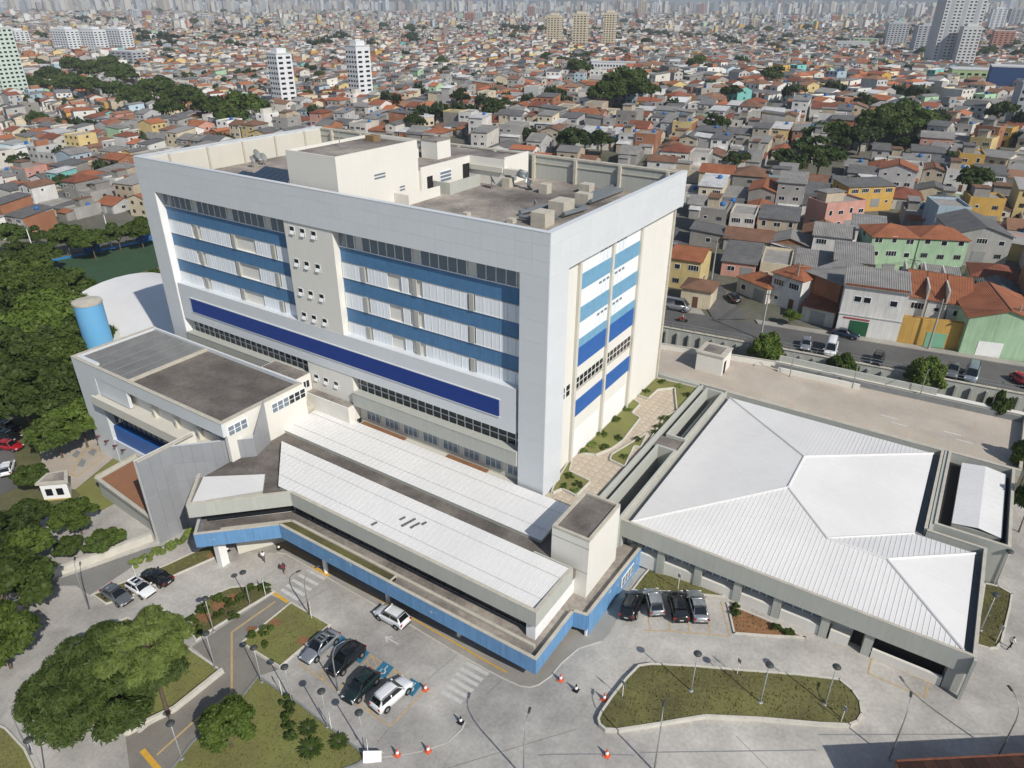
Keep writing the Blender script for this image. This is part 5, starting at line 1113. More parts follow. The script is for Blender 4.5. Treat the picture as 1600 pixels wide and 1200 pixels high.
MB().wall(a, c, -.03, -2.8, -2.2).obj('yellow_base', M('yellow_base', (.55,.42,.16), .8), gh)
ar = thing('sports_hall', 'sports hall with white vaulted roof and bright blue walls', 'sports hall', (-97, 22, -3), world=True)
m_bb = M('bright_blue_wall', (.05,.24,.52), .6, .12, .5, streak=.4); n = 14; x0, x1, y0, y1 = -118., -84., 3.5, 30.
arc = [(y0+(y1-y0)*(.5-.5*math.cos(math.pi*i/n)), 1.8+5.4*math.sin(math.pi*i/n)) for i in range(n+1)]
b = MB(); b.add([(x, y, z) for y, z in arc for x in (x0, x1+1.5)], [(2*i, 2*i+1, 2*i+3, 2*i+2) for i in range(n)]); b.add([(x, y, z-.25) for y, z in arc for x in (x0, x1+1.5)], [(2*i+2, 2*i+3, 2*i+1, 2*i) for i in range(n)]); b.obj('vault_roof', m_metal, ar, smooth=True)
MB().box(x0+.3, x1-.3, y0+.3, y1-.3, -3, 1.7).obj('wall', m_bb, ar); MB().add([(x1, y, z-.3) for y, z in arc]+[(x1, y1, 1.6), (x1, y0, 1.6)], [tuple(range(n+3))]).obj('gable', m_conc, ar)
MB().box(-82.3, -72, 8, 26, -3, 4.0).obj('blue_annex', m_bb, ar); MB().box(-82.4, -71.9, 7.9, 26.1, 4.0, 4.3).obj('annex_roof', m_conct, ar)
arc2 = [(-100+6*math.cos(math.pi*i/8), -1+5.6*math.sin(math.pi*i/8)) for i in range(9)]
MB().add([(x, y, z) for x, z in arc2 for y in (-2.0, 5.0)], [(2*i, 2*i+2, 2*i+3, 2*i+1) for i in range(8)]).obj('porch_vault', m_conc, ar)
wt = thing('water_tower', 'tall cylindrical water tower painted worn sky blue', 'water tower', (-96.4, 0, -3), world=True)
MB().lathe([(2.4,0),(2.4,14.6)], 32, (-96.4,0,-3)).obj('shaft', M('sky_blue_paint', (.09,.34,.62), .6, .18, .4, 5, streak=.5, tint=(.20,.42,.62)), wt, smooth=False); MB().lathe([(2.5,14.6),(2.5,15.0),(.2,15.3)], 32, (-96.4,0,-3)).obj('cap', m_conct, wt)
b = MB()
for s in (-.3, .3): b.tube([(-98.6+s,-1.5,-3),(-98.6+s,-1.5,12.2)], .05)
for k in range(28): b.tube([(-98.9,-1.5,-2.5+k*.52),(-98.3,-1.5,-2.5+k*.52)], .03, 4)
b.obj('ladder', m_steel, wt)
fld = [tuple(G(u, v, -2.9)[:2]) for u, v in ((72,411), (245,374), (262,412), (130,452))]
zt = max(terrain(*p) for p in fld)+.15
fld = [tuple(G(u, v, zt)[:2]) for u, v in ((72,411), (245,374), (262,412), (130,452))]
MB().prism(fld, zt-2, zt).obj('sports_field', M('green_turf', (.035,.075,.035), .95, .12, .3), kind='structure')
f0, f1 = np.array(fld[0]), np.array(fld[1]); ff = (f1-f0)/np.hypot(*(f1-f0)); nf = np.array([-ff[1], ff[0]])
if (f0+nf-CAM[:2])@(f0+nf-CAM[:2]) < (f0-CAM[:2])@(f0-CAM[:2]): nf = -nf
MB().wall(f0, f1, 2.2, zt-2, zt+.05).obj('field_border', M('blue_border', (.03,.20,.42), .8), kind='structure')
Lf = np.hypot(*(f1-f0))
for t in (.42, .9):
    p = f0+ff*Lf*t+nf*1.0; o = thing('dugout', 'blue roofed team shelter at the edge of the sports field', 'shelter', (p[0], p[1], zt), math.atan2(ff[1], ff[0]), 'field shelters')
    MB().box(-2.2, 2.2, .7, .8, 0, 2.2).obj('back_panel', m_blues, o); MB().box(-2.3, 2.3, -.5, .9, 2.2, 2.32).obj('roof', m_blues, o); MB().box(-2, 2, .1, .5, .4, .48).obj('bench', m_steel, o)
for t in (-.05, .6): p = f0+ff*Lf*t+nf*2.0; o = thing('floodlight_mast', 'white floodlight mast beside the sports field', 'mast', (p[0], p[1], zt), 0, 'field masts'); MB().tube([(0,0,0),(0,0,10)], [.16,.10], 8).obj('mast', m_white, o); MB().box(-.9, .9, -.15, .15, 9.6, 10.2).obj('light_bank', m_steel, o)
fe = thing('field_fence', 'tall wire fence along the far side of the sports field', 'fence', (f0[0], f0[1], zt), math.atan2(ff[1], ff[0]))
fpst = MB().tube([(0,0,0),(0,0,4)], .05, 5).mesh('fence_post', m_steel)
for k in range(14): link('fence_post', fpst, fe, loc=(k*Lf/13, 4.0, 0))
for z in (1.3, 2.6, 3.9): MB().box(0, Lf, 3.98, 4.02, z, z+.04).obj('fence_rail', m_steel, None).parent = fe
# ================================================================== red roofed building at the forecourt edge
rb = thing('red_roof_shed', 'long low building with weathered red-brown roof edge by the forecourt', 'building', (50, -10, 3.6), world=True)
e0, e1 = np.array([39.8, -13.0]), np.array([60.0, 2.0]); d = (e1-e0)/np.hypot(*(e1-e0)); nn = np.array([d[1], -d[0]])
RP = [e0, e1, e1+nn*9, e0+nn*9]; MB().prism([tuple(p) for p in RP], 3.0, 7.9).obj('wall', m_brown, rb)
m_rt = M('red_brown_tile', (.055,.024,.016), .95, .5, 1.2, 8, big=.5, obj_var=.8)
til = MB().box(0, .98, -.0, .9, 0, .07).mesh('roof_plank', m_rt); Lr = np.hypot(*(e1-e0)); ang = math.atan2(d[1], d[0])
for k in range(int(Lr)):
    for j in range(10): pp = e0+d*k+nn*(j*.92+.9); part(rb, 'roof_plank', til, (pp[0], pp[1], 7.92-j*.02), ang)
MB().wall(e0, e1, .12, 7.6, 8.08).obj('ridge_edge', M('red_ridge', (.17,.06,.035), .85, .4, 2, 9), rb)
# ================================================================== the city: houses one by one, the rest as a mass
R6 = random.Random(2024)
WALLC = [('white', (.66,.65,.62)), ('off-white', (.60,.57,.51)), ('cream', (.62,.54,.39)), ('pale yellow', (.60,.47,.22)), ('ochre', (.55,.34,.09)), ('grey', (.36,.35,.33)), ('raw concrete', (.28,.265,.24)), ('raw brick', (.34,.155,.085)),
         ('salmon pink', (.56,.30,.24)), ('pale green', (.36,.52,.34)), ('pale blue', (.38,.48,.54)), ('beige', (.46,.39,.29)), ('turquoise', (.20,.50,.46)), ('light grey', (.48,.48,.47))]
WALLW = [20, 16, 11, 6, 3, 11, 9, 6, 3, 2, 3, 8, 1, 9]
ROOFC = dict(orange=('orange tile', (.34,.125,.06)), red=('dark red tile', (.23,.082,.048)), brown=('weathered brown tile', (.22,.12,.075)), fib=('grey corrugated', (.27,.26,.245)), dark=('dark grey corrugated', (.15,.148,.145)), slab=('concrete slab', (.31,.295,.27)), white=('white metal', (.58,.58,.57)))
m_wallc = {n: M('house_'+n.replace(' ', '_').replace('-', '_'), c, .9, .2, .35, 4, streak=.65, big=.22) for n, c in WALLC}
def roofmat(name, col, tile):
    m = M(name, col, .88, .28, .5, 7, big=.25)
    if tile:
        nt = m.node_tree; N = nt.nodes; tc = N.new('ShaderNodeTexCoord'); wv = N.new('ShaderNodeTexWave'); wv.inputs['Scale'].default_value = 1.3 if tile == 1 else .9; wv.inputs['Distortion'].default_value = .6
        nt.links.new(tc.outputs['Object'], wv.inputs['Vector']); bp = N.new('ShaderNodeBump'); bp.inputs['Strength'].default_value = .6; bp.inputs['Distance'].default_value = .12
        nt.links.new(wv.outputs['Fac'], bp.inputs['Height']); nt.links.new(bp.outputs[0], N['Principled BSDF'].inputs['Normal'])
    return m
m_roofc = {k: roofmat('roof_'+k, v[1], 1 if k in ('orange', 'red', 'brown') else (2 if k != 'slab' else 0)) for k, v in ROOFC.items()}
m_tankb = M('water_tank_blue', (.03,.14,.38), .4, .05); m_wood = M('door_brown', (.13,.07,.04), .7)
hw = MB(); hw.box(-.62, .62, -.06, 0, -.04, 1.16).mesh; m_hwf = m_frame
winm = MB().box(-.62, .62, -.05, .02, 0, .08, 0).box(-.62, .62, -.05, .02, 1.04, 1.12, 0).box(-.62, -.54, -.05, .02, .08, 1.04, 0).box(.54, .62, -.05, .02, .08, 1.04, 0).box(-.54, .54, -.03, .01, .08, 1.04, 1).mesh('window', [m_frame, m_glassd])
def wmesh(w2, hh, bars=1):
    b = MB().box(-w2, w2, -.05, .02, 0, .07, 0).box(-w2, w2, -.05, .02, hh-.07, hh, 0).box(-w2, -w2+.07, -.05, .02, .07, hh-.07, 0).box(w2-.07, w2, -.05, .02, .07, hh-.07, 0).box(-w2+.07, w2-.07, -.03, .01, .07, hh-.07, 1)
    for k in range(bars): x = -w2+2*w2*(k+1)/(bars+1); b.box(x-.025, x+.025, -.045, -.03, .07, hh-.07, 0)
    return b.mesh('window', [m_frame if bars != 2 else m_steel, m_glassd])
WIN = [winm, wmesh(.8, 1.1, 1), wmesh(.45, .8, 0), wmesh(1.1, 1.2, 3), wmesh(.5, 1.4, 0), wmesh(.7, 1.0, 2)]
doorm = MB().box(-.5, .5, -.05, .02, 0, 2.1).mesh('door', m_wood); gatem = MB().box(-1.3, 1.3, -.06, .02, 0, 2.3).mesh('garage_door', m_steel)
tankm = MB().lathe([(.55,0),(.68,.15),(.68,.85),(.58,.95),(.25,1.08)], 14).mesh('water_tank', m_tankb, True)
def roof_geo(w_, d, h, kind, ov=.35):
    """faces of the roof: list of (verts, faces); rise included"""
    x, y = w_/2+ov, d/2+ov; r = .0
    if kind == 'hip':
        r = min(w_, d)*.20; k = min(x, y); rx, ry = max(0., x-k), max(0., y-k)
        if x >= y: A, B = (-rx, 0, h+r), (rx, 0, h+r); V = [(-x,-y,h),(x,-y,h),(x,y,h),(-x,y,h),A,B]; F = [(0,1,5,4),(1,2,5),(2,3,4,5),(3,0,4)]
        else: A, B = (0, -ry, h+r), (0, ry, h+r); V = [(-x,-y,h),(x,-y,h),(x,y,h),(-x,y,h),A,B]; F = [(0,1,4),(1,2,5,4),(2,3,5),(3,0,4,5)]
    elif kind == 'gable':
        r = w_*.17; V = [(-x,-y,h-.05),(x,-y,h-.05),(x,y,h-.05),(-x,y,h-.05),(0,-y,h+r),(0,y,h+r)]; F = [(0,4,5,3),(1,2,5,4)]
    elif kind == 'gablex':
        r = d*.17; V = [(-x,-y,h-.05),(x,-y,h-.05),(x,y,h-.05),(-x,y,h-.05),(-x,0,h+r),(x,0,h+r)]; F = [(0,1,5,4),(3,4,5,2)]
    else:
        r = d*.09; V = [(-x,-y,h),(x,-y,h),(x,y,h+r),(-x,y,h+r)]; F = [(0,1,2,3)]
    return V, F, r
HCOUNT = 0; EXTW = ('off-white', 'raw concrete', 'grey', 'beige'); HL = []
def house(cx, cy, z, w_, d, rz, h, kind, wall, roof, label=None, tank=False, base=3.0, group='houses of the city', name='house', windows=True, gate=False, fx='', ext=None):
    global HCOUNT; HCOUNT += 1
    fl = max(1, round(h/2.9)); st = {1: 'single-storey', 2: 'two-storey', 3: 'three-storey'}.get(fl, 'tall')
    rn = dict(hip='hipped', gable='gabled', gablex='gabled', shed='sloping', flat='flat')[kind]; roof_n = 'concrete terrace' if kind == 'flat' else ROOFC[roof][0]
    nw = max(1, int(w_/3.0)) if windows else 0
    lab = label or '%s %s house with %s %s roof%s' % (st, wall, rn, roof_n, ' and blue water tank' if tank else fx)
    o = thing(name, lab, 'house', (cx, cy, z), rz, group); HL.append((cx, cy, o))
    b = MB().box(-w_/2, w_/2, -d/2, d/2, -base, h); raw = (HCOUNT*7919 % 10) < 4 and not label
    if raw: b.m[3] = b.m[4] = b.m[5] = 1
    V, F, r = roof_geo(w_, d, h, kind)
    if kind == 'gable': b.add([(-w_/2,-d/2,h),(w_/2,-d/2,h),(0,-d/2,h+r*.93)], [(0,1,2)]).add([(-w_/2,d/2,h),(w_/2,d/2,h),(0,d/2,h+r*.93)], [(2,1,0)])
    if kind == 'gablex': b.add([(-w_/2,-d/2,h),(-w_/2,d/2,h),(-w_/2,0,h+r*.93)], [(2,1,0)]).add([(w_/2,-d/2,h),(w_/2,d/2,h),(w_/2,0,h+r*.93)], [(0,1,2)])
    if kind == 'shed': b.add([(-w_/2,-d/2,h-.02),(w_/2,-d/2,h-.02),(w_/2,d/2,h-.02),(-w_/2,d/2,h-.02),(w_/2,d/2,h+r*.95),(-w_/2,d/2,h+r*.95)], [(1,2,4),(0,5,3),(2,3,5,4)])
    b.obj('wall', [m_wallc[wall], m_wallc[('raw concrete', 'raw brick', 'grey')[HCOUNT % 3]]], o)
    if kind == 'flat':
        MB().box(-w_/2+.2, w_/2-.2, -d/2+.2, d/2-.2, h, h+.06).obj('roof', m_roofc['slab'], o)
        MB().box(-w_/2, w_/2, -d/2, -d/2+.2, h, h+.6).box(-w_/2, w_/2, d/2-.2, d/2, h, h+.6).box(-w_/2, -w_/2+.2, -d/2+.2, d/2-.2, h, h+.6).box(w_/2-.2, w_/2, -d/2+.2, d/2-.2, h, h+.6).obj('parapet', m_wallc[wall], o)
    else:
        t = .14; n = len(V); rb_ = MB(); rb_.add(V, F); rb_.add([(p[0], p[1], p[2]-t) for p in V], [f[::-1] for f in F])
        ed = {}
        for f in F:
            for i in range(len(f)): k = tuple(sorted((f[i], f[(i+1) % len(f)]))); ed[k] = ed.get(k, 0)+1
        for (i, j), c_ in ed.items():
            if c_ == 1: rb_.add([V[i], V[j], (V[j][0], V[j][1], V[j][2]-t), (V[i][0], V[i][1], V[i][2]-t)], [(0,1,2,3)])
        ro = rb_.obj('roof', m_roofc[roof], o)
        if kind in ('hip', 'gable', 'gablex') and roof in ('orange', 'red', 'brown'): MB().tube([V[4], V[5]], .12, 5).obj('ridge', m_roofc['brown'] if roof != 'brown' else m_roofc['red'], ro)
    if windows:
        for s in range(fl):
            zz = s*2.9+1.05
            if zz+1.3 > h+.3: continue
            for i in range(nw):
                xx = -w_/2+w_*(i+.5)/nw
                if s == 0 and i == nw//2:
                    q = link('garage_door' if gate or w_ > 6.5 else 'door', gatem if gate or w_ > 6.5 else doorm, o, loc=(xx, -d/2, 0)); continue
                if (HCOUNT*31+s*7+i*13) % 9 == 0 and not label: continue
                link('window', WIN[(HCOUNT*5+s+(i*3 if HCOUNT % 2 else 0)) % 6], o, loc=(xx+((HCOUNT*17+i*29) % 7-3)*.08, -d/2, zz+((HCOUNT+i) % 3-1)*.1))
            for sd in (1, -1):
                if (HCOUNT+s+sd) % 3: q = link('window', WIN[(HCOUNT+s*2) % 6], o, loc=(sd*w_/2, -d*.12*sd+((HCOUNT*13) % 5-2)*.4, zz)); q.rotation_euler.z = sd*math.pi/2
    if ext:
        ew, ed_, eh, es, erf = ext; eo = MB().box(es*w_/2*.2-ew/2, es*w_/2*.2+ew/2, -d/2-ed_, -d/2+.02, -base, eh).obj('extension', m_wallc[EXTW[HCOUNT % 4]], o)
        x0_, x1_ = es*w_/2*.2-ew/2-.25, es*w_/2*.2+ew/2+.25; MB().add([(x0_,-d/2-ed_-.3,eh),(x1_,-d/2-ed_-.3,eh),(x1_,-d/2,eh+.55),(x0_,-d/2,eh+.55),(x0_,-d/2-ed_-.3,eh-.1),(x1_,-d/2-ed_-.3,eh-.1),(x1_,-d/2,eh+.45),(x0_,-d/2,eh+.45)], [(0,1,2,3),(7,6,5,4),(0,4,5,1),(1,5,6,2),(3,0,4,7)]).obj('extension_roof', m_roofc[erf], eo)
    if kind == 'flat' and HCOUNT % 2:
        rr_ = MB().box(-w_*.35, w_*.1, -d*.1, d*.4, h+.06, h+2.4).obj('roof_room', m_wallc[EXTW[HCOUNT % 4]], o); MB().box(-w_*.38, w_*.13, -d*.14, d*.43, h+2.4, h+2.52).obj('roof_room_cover', m_roofc[('fib', 'dark', 'brown')[HCOUNT % 3]], rr_)
    if tank: link('water_tank', tankm, o, loc=(w_*.2, d*.15, h+(.06 if kind == 'flat' else r*.6)))
    return o
OCC = []      # discs already taken: x, y, r
def taken(x, y, r): return any((x-a)**2+(y-b_)**2 < (r+c_)**2 for a, b_, c_ in OCC)
def front(b0, b1, depth, h, kind, wall, roof, label, z=SZ, **kw):
    """house from the two ends of its front edge in the photograph"""
    a, c = G(*b0, z)[:2], G(*b1, z)[:2]; d = c-a; L = float(np.hypot(*d)); rz = math.atan2(d[1], d[0]); n = np.array([-d[1], d[0]])/L; m = (a+c)/2+n*depth/2
    OCC.append((m[0], m[1], max(L, depth)*.55)); return house(m[0], m[1], z, L, depth, rz, h, kind, wall, roof, label, **kw)
o = front((1304,520), (1400,535), 9, 9.0, 'shed', 'white', 'fib', 'tall white shop house with green shutter and brown coping', windows=False)
ho_ = 9.86
MB().box(1.4-ho_/2+.6, 1.4-ho_/2+3.6, -4.56, -4.5, 0, 2.8).obj('shop_shutter', M('green_shutter', (.02,.10,.045), .6), o); MB().box(-ho_/2-.1, ho_/2+.1, -4.62, -4.5, 3.7, 3.85).obj('string_course', m_wallc['light grey'], o)
MB().box(-ho_/2+.8, -ho_/2+5, -4.56, -4.5, 3.0, 3.3).obj('shop_sign', M('red_sign', (.32,.07,.07)), o); MB().box(-ho_/2, ho_/2, -4.7, -4.3, 9.0, 9.3).obj('coping', m_roofc['red'], o)
for x in (-2.6, -1.1, 3.0): link('window', winm, o, loc=(x, -4.5, 6.2))
o = front((1400,535), (1502,548), 1.0, 4.2, 'flat', 'ochre', 'slab', 'yellow garden wall with a pale green gate facing the street', windows=False, name='yellow_wall_house')
MB().box(-.8, 2.2, -.56, -.5, 0, 2.6).obj('gate', M('pale_green_gate', (.20,.42,.28), .6), o)
o = front((1497,552), (1612,566), 14, 6.6, 'gable', 'pale green', 'orange', 'pale green gabled building with white roller door', windows=False); MB().box(-3, .6, -7.06, -7, 0, 2.6).obj('roller_door', m_white, o)
a = G(1400, 535, SZ)
for i, (u, v) in enumerate(((1405,512), (1437,518), (1468,524))):
    o = front((u, v), (u+33, v+5), 15, 6.2, 'gablex', 'white', 'orange', 'narrow row house with orange roof and white fire walls behind the yellow wall', group='orange row houses'); MB().box(-2.2, -1.95, -7.8, 7.8, 0, 8.2).obj('fire_wall', m_wallc['off-white'], o)
o = front((1350,427), (1420,430), 9, 8.2, 'hip', 'pale green', 'orange', 'bright green block with orange hipped roof beside its green twin'); front((1422,430), (1497,434), 9, 8.2, 'hip', 'pale green', 'orange', 'wider green block with orange hipped roof and small windows')
front((1250,478), (1302,500), 10, 7.0, 'shed', 'raw brick', 'fib', 'brick sided house with grey sloping roof behind the white shop', windows=False)
front((1200,472), (1245,488), 8, 6.2, 'hip', 'white', 'orange', 'white corner house with orange hipped roof on the main street'); front((1250,500), (1300,512), 5, 3.0, 'shed', 'off-white', 'red', 'low annexe with red lean-to roof and grey garage door', gate=True)
front((1150,455), (1195,475), 6, 3.2, 'hip', 'off-white', 'orange', 'small low house with orange roof beside the side street')
front((1042,447), (1090,455), 9, 6.2, 'gablex', 'pale yellow', 'orange', 'yellow house with wide orange roof close to the hospital tower'); front((1062,476), (1108,484), 6, 3.6, 'hip', 'cream', 'brown', 'small cream corner house with brown roof by the minibus')
front((1284,362), (1345,355), 7, 6.5, 'flat', 'salmon pink', 'slab', 'salmon pink house with a tall side wall and terrace', z=9.5); front((1320,325), (1392,322), 8, 5.8, 'shed', 'ochre', 'dark', 'orange-yellow house with dark roof behind the pink one', z=10); front((1505,348), (1560,352), 7, 6.2, 'flat', 'ochre', 'slab', 'bright yellow box house with small dark windows', z=10)
front((1455,365), (1505,368), 10, 6.4, 'flat', 'pale blue', 'slab', 'pale blue house with grey terrace beside the bright yellow house', z=10); front((1480,405), (1570,412), 16, 6.0, 'gable', 'grey', 'dark', 'large dark grey gabled shed behind the green blocks', z=9.5)
# ---------------------------------------------------------------- generic lots
def dist_id(x, y):
    best = None
    for i in range(-1, 2):
        for j in range(-1, 2):
            gx_, gy_ = math.floor(x/190)+i, math.floor(y/190)+j; rr = random.Random(gx_*7919+gy_*104729)
            px_, py_ = (gx_+rr.random())*190, (gy_+rr.random())*190; dd = (x-px_)**2+(y-py_)**2
            if best is None or dd < best[0]: best = (dd, gx_, gy_, rr.uniform(-.5, .5), px_, py_)
    return best
HOSP = [(-80,-400), (-80,48), (-40,54), (60,62), (75,-400)]
def in_poly(x, y, P):
    ins = False
    for i in range(len(P)):
        a, c_ = P[i], P[(i+1) % len(P)]
        if (a[1] > y) != (c_[1] > y) and x < (c_[0]-a[0])*(y-a[1])/(c_[1]-a[1])+a[0]: ins = not ins
    return ins
SIL = [(190,260), (206,236), (511,190), (1078,256), (1072,330), (1045,420), (1028,590), (1600,660), (1600,1300), (-10,1300), (-10,420), (60,420), (240,380)]
FIELDP = [(-215,-60), (-215,20), (-190,75), (-60,90), (-60,-60)]
def blocked(x, y, r):
    if in_poly(x, y, HOSP) or in_poly(x, y, FIELDP): return True
    if y < syf(x)+2.2+r and x > -70: return True
    q = np.array([x, y])-cs0; t = q@dcs
    if -5 < t < 150 and abs(q@ncs) < 4.2+r*1.1: return True
    return taken(x, y, r)
# parks and woods in the city, from the dark green patches of the photograph
CT = [(150,128,16),(85,135,14),(195,135,16),(120,118,15),(170,112,14),(110,145,13),(60,140,10),(145,150,13),(190,155,12),(245,165,16),(290,172,14),(335,186,12),(385,188,13),(265,185,11),(360,195,10),(215,170,12),(62,100,7),(60,190,7),(890,228,7),(915,226,7),(940,228,6),(975,155,14),(950,162,11),(1000,158,11),(985,140,11),(905,118,11),(880,100,8),(855,92,8),(920,90,8),(1290,225,9),(1320,235,8),(1280,262,8),(1370,208,10),(1400,202,11),(1428,208,10),(1450,200,8),(1385,218,9),(1345,225,8),(1265,245,7),(1240,262,5),
      (650,195,6),(640,185,6),(770,180,7),(785,165,6),(720,160,7),(690,100,8),(800,60,8),(1090,100,8),(1120,200,6),(1150,250,5),(1225,250,5),(1470,95,12),(1440,90,12),(1540,90,12),(1580,75,12),(1590,90,10),(1230,45,14),(1200,52,14),(1170,50,14),(1260,48,14),(600,45,14),(640,50,14),(360,70,9),(265,85,9),(305,40,16),(350,22,20),(250,22,20),(420,40,12),(500,120,7),(480,150,6),(60,60,9),(1560,185,8),(1520,290,6),(1330,290,5),(30,255,5),(95,285,5),(85,235,4),(300,120,6),(870,60,9),(560,75,8),(1010,70,10),(975,38,16),(1000,40,16),(945,35,16),(735,30,14),(1415,230,6),(1350,165,6),(1490,250,5),(745,210,4),(825,205,4),(1205,128,8),(1140,150,7)]
for i, (u, v, R) in enumerate(CT):
    p = GT(u, v, 4.0)
    if blocked(p[0], p[1], 1): continue
    d_ = math.hypot(p[0]-CAM[0], p[1]-CAM[1]); big = R >= 9 or d_ > 500
    s = R/8 if big else R/5
    tree('city2' if big else 'city%d' % (i % 2), (p[0], p[1], p[2]), s*1.0, 'big dark tree crown rising among the city roofs' if big else 'small dark green tree squeezed between city houses', 'big city trees' if big else 'small city trees', name='city_tree')
    OCC.append((p[0], p[1], R*.55))
# larger landmark plots reserved below
LAND = [(450,172), (565,157), (866,68), (906,77), (950,73), (20,152), (1470,105), (955,122), (1530,138), (1590,150), (1592,196), (130,82), (105,80), (150,80), (190,80), (690,230), (1180,165), (1345,95), (1290,80), (1110,90)]
for u, v in LAND:
    p = GT(u, v); dd = math.hypot(p[0]-CAM[0], p[1]-CAM[1]); OCC.append((p[0], p[1], 14 if dd < 700 else 22))
for pix in ([(560,165),(640,150),(700,185),(650,192),(600,180)], [(490,160),(540,150),(560,172),(500,178)]):
    Pq = [GT(u, v)[:2] for u, v in pix]; MB().add([(p_[0], p_[1], terrain(*p_)+.5) for p_ in Pq], [tuple(range(len(Pq)))]).obj('bare_earth', m_soil, kind='structure'); cq_ = np.mean(Pq, axis=0); OCC.append((cq_[0], cq_[1], 24))
lots = []; seen = set()
GRIDC = 60.0
occg = {}
for a in OCC:
    for i in range(int((a[0]-a[2]-12)//GRIDC), int((a[0]+a[2]+12)//GRIDC)+1):
        for j in range(int((a[1]-a[2]-12)//GRIDC), int((a[1]+a[2]+12)//GRIDC)+1): occg.setdefault((i, j), []).append(a)
def taken(x, y, r): return any((x-a)**2+(y-b_)**2 < (r+c_)**2 for a, b_, c_ in occg.get((int(x//GRIDC), int(y//GRIDC)), ()))
HX = RI/1; tanx = 800/FPX
def inview(x, y, z, mg=70):
    u, v, dep = proj((x, y, z)); return dep > 5 and -mg < u < 1600+mg and v < 700 and v > -60
# walk districts
NEARR = 1150
cells = {}
for gi in range(-10, 9):
    for gj in range(-2, 9):
        rr = random.Random(gi*7919+gj*104729); cells[gi, gj] = ((gi+rr.random())*190, (gj+rr.random())*190, rr.uniform(-.5, .5))
for (gi, gj), (px_, py_, ang) in cells.items():
    if abs(px_) < 230 and py_ < 260: ang = .14+(.05 if px_ < -60 else 0)
    if not any(inview(px_+dx, py_+dy, 8, 300) for dx in (-150, 0, 150) for dy in (-150, 0, 150)): continue
    ca, sa = math.cos(ang), math.sin(ang); y_ = -170; row = 0
    while y_ < 170:
        dep = R6.uniform(9.5, 12.5); x_ = -170
        while x_ < 170:
            wd = R6.choice((5.2, 6, 6.5, 7, 8, 9, 10)); lx, ly = x_+wd/2, y_+dep/2+R6.uniform(-.6, .6); x_ += wd+R6.choice((.15, .2, .3, .8, 1.6))
            wx, wy = px_+lx*ca-ly*sa, py_+lx*sa+ly*ca
            if abs(((x_ // 1) % 78)) < 7: continue
            dd = math.hypot(wx-CAM[0], wy-CAM[1])
            if dd > NEARR or not inview(wx, wy, 8): continue
            b_ = dist_id(wx, wy)
            if (b_[1], b_[2]) != (gi, gj): continue
            if blocked(wx, wy, min(wd, dep)*.45): continue
            u, v, _ = proj((wx, wy, terrain(wx, wy)+6))
            lots.append((dd, wx, wy, wd, dep*R6.uniform(.85, 1), ang, u, v))
        row += 1; y_ += dep+.5+(5.8 if row % 2 == 0 else 0)
lots.sort()
def attrs(r):
    fl = r.choices((1, 2, 3), (46, 44, 10))[0]; h = fl*2.9+r.uniform(-.2, .5); k = r.random()
    if k < .32: kind, roof = r.choice((('hip', 'orange'), ('gable', 'orange'), ('gablex', 'orange'), ('hip', 'red'), ('gablex', 'red'), ('gable', 'brown'), ('hip', 'brown'), ('gablex', 'brown')))
    elif k < .78: kind, roof = r.choice((('shed', 'fib'), ('gablex', 'fib'), ('shed', 'fib'), ('shed', 'dark'), ('gablex', 'dark'), ('shed', 'white'), ('gable', 'dark'), ('shed', 'dark')))
    else: kind, roof = 'flat', 'slab'
    return h, kind, roof, r.choices([c[0] for c in WALLC], WALLW)[0], (r.random() < .35 and kind in ('flat', 'shed'))
NH = 0; LIM = 300-HCOUNT
rest = []
for (dd, x, y, w_, d, ang, u, v) in lots:
    vis = -20 < u < 1620 and 0 < v and not in_poly(u, v, SIL)
    h, kind, roof, wall, tank = attrs(R6); rz = ang+(R6.choice((0, 0, 0, math.pi/2)) if abs(w_-d) < 3 else 0)
    if vis and NH < LIM and 3 < u < 1597:
        ext = None
        if R6.random() < .5: ext = (w_*R6.uniform(.4, .9), R6.uniform(1.8, 3.4), R6.uniform(2.3, 2.8), R6.choice((-1, 1)), R6.choice(('fib', 'dark', 'orange', 'brown', 'white')))
        house(x, y, terrain(x, y), w_, d, rz, h, kind, wall, roof, tank=tank, ext=ext, fx=(' and %s lean-to' % dict(fib='grey', dark='dark', orange='orange', brown='brown', white='white')[ext[4]]) if ext else ''); NH += 1
    elif not in_poly(u, v, SIL) or dd > 250: rest.append((dd, x, y, w_, d, rz, h, kind, wall, roof, tank))
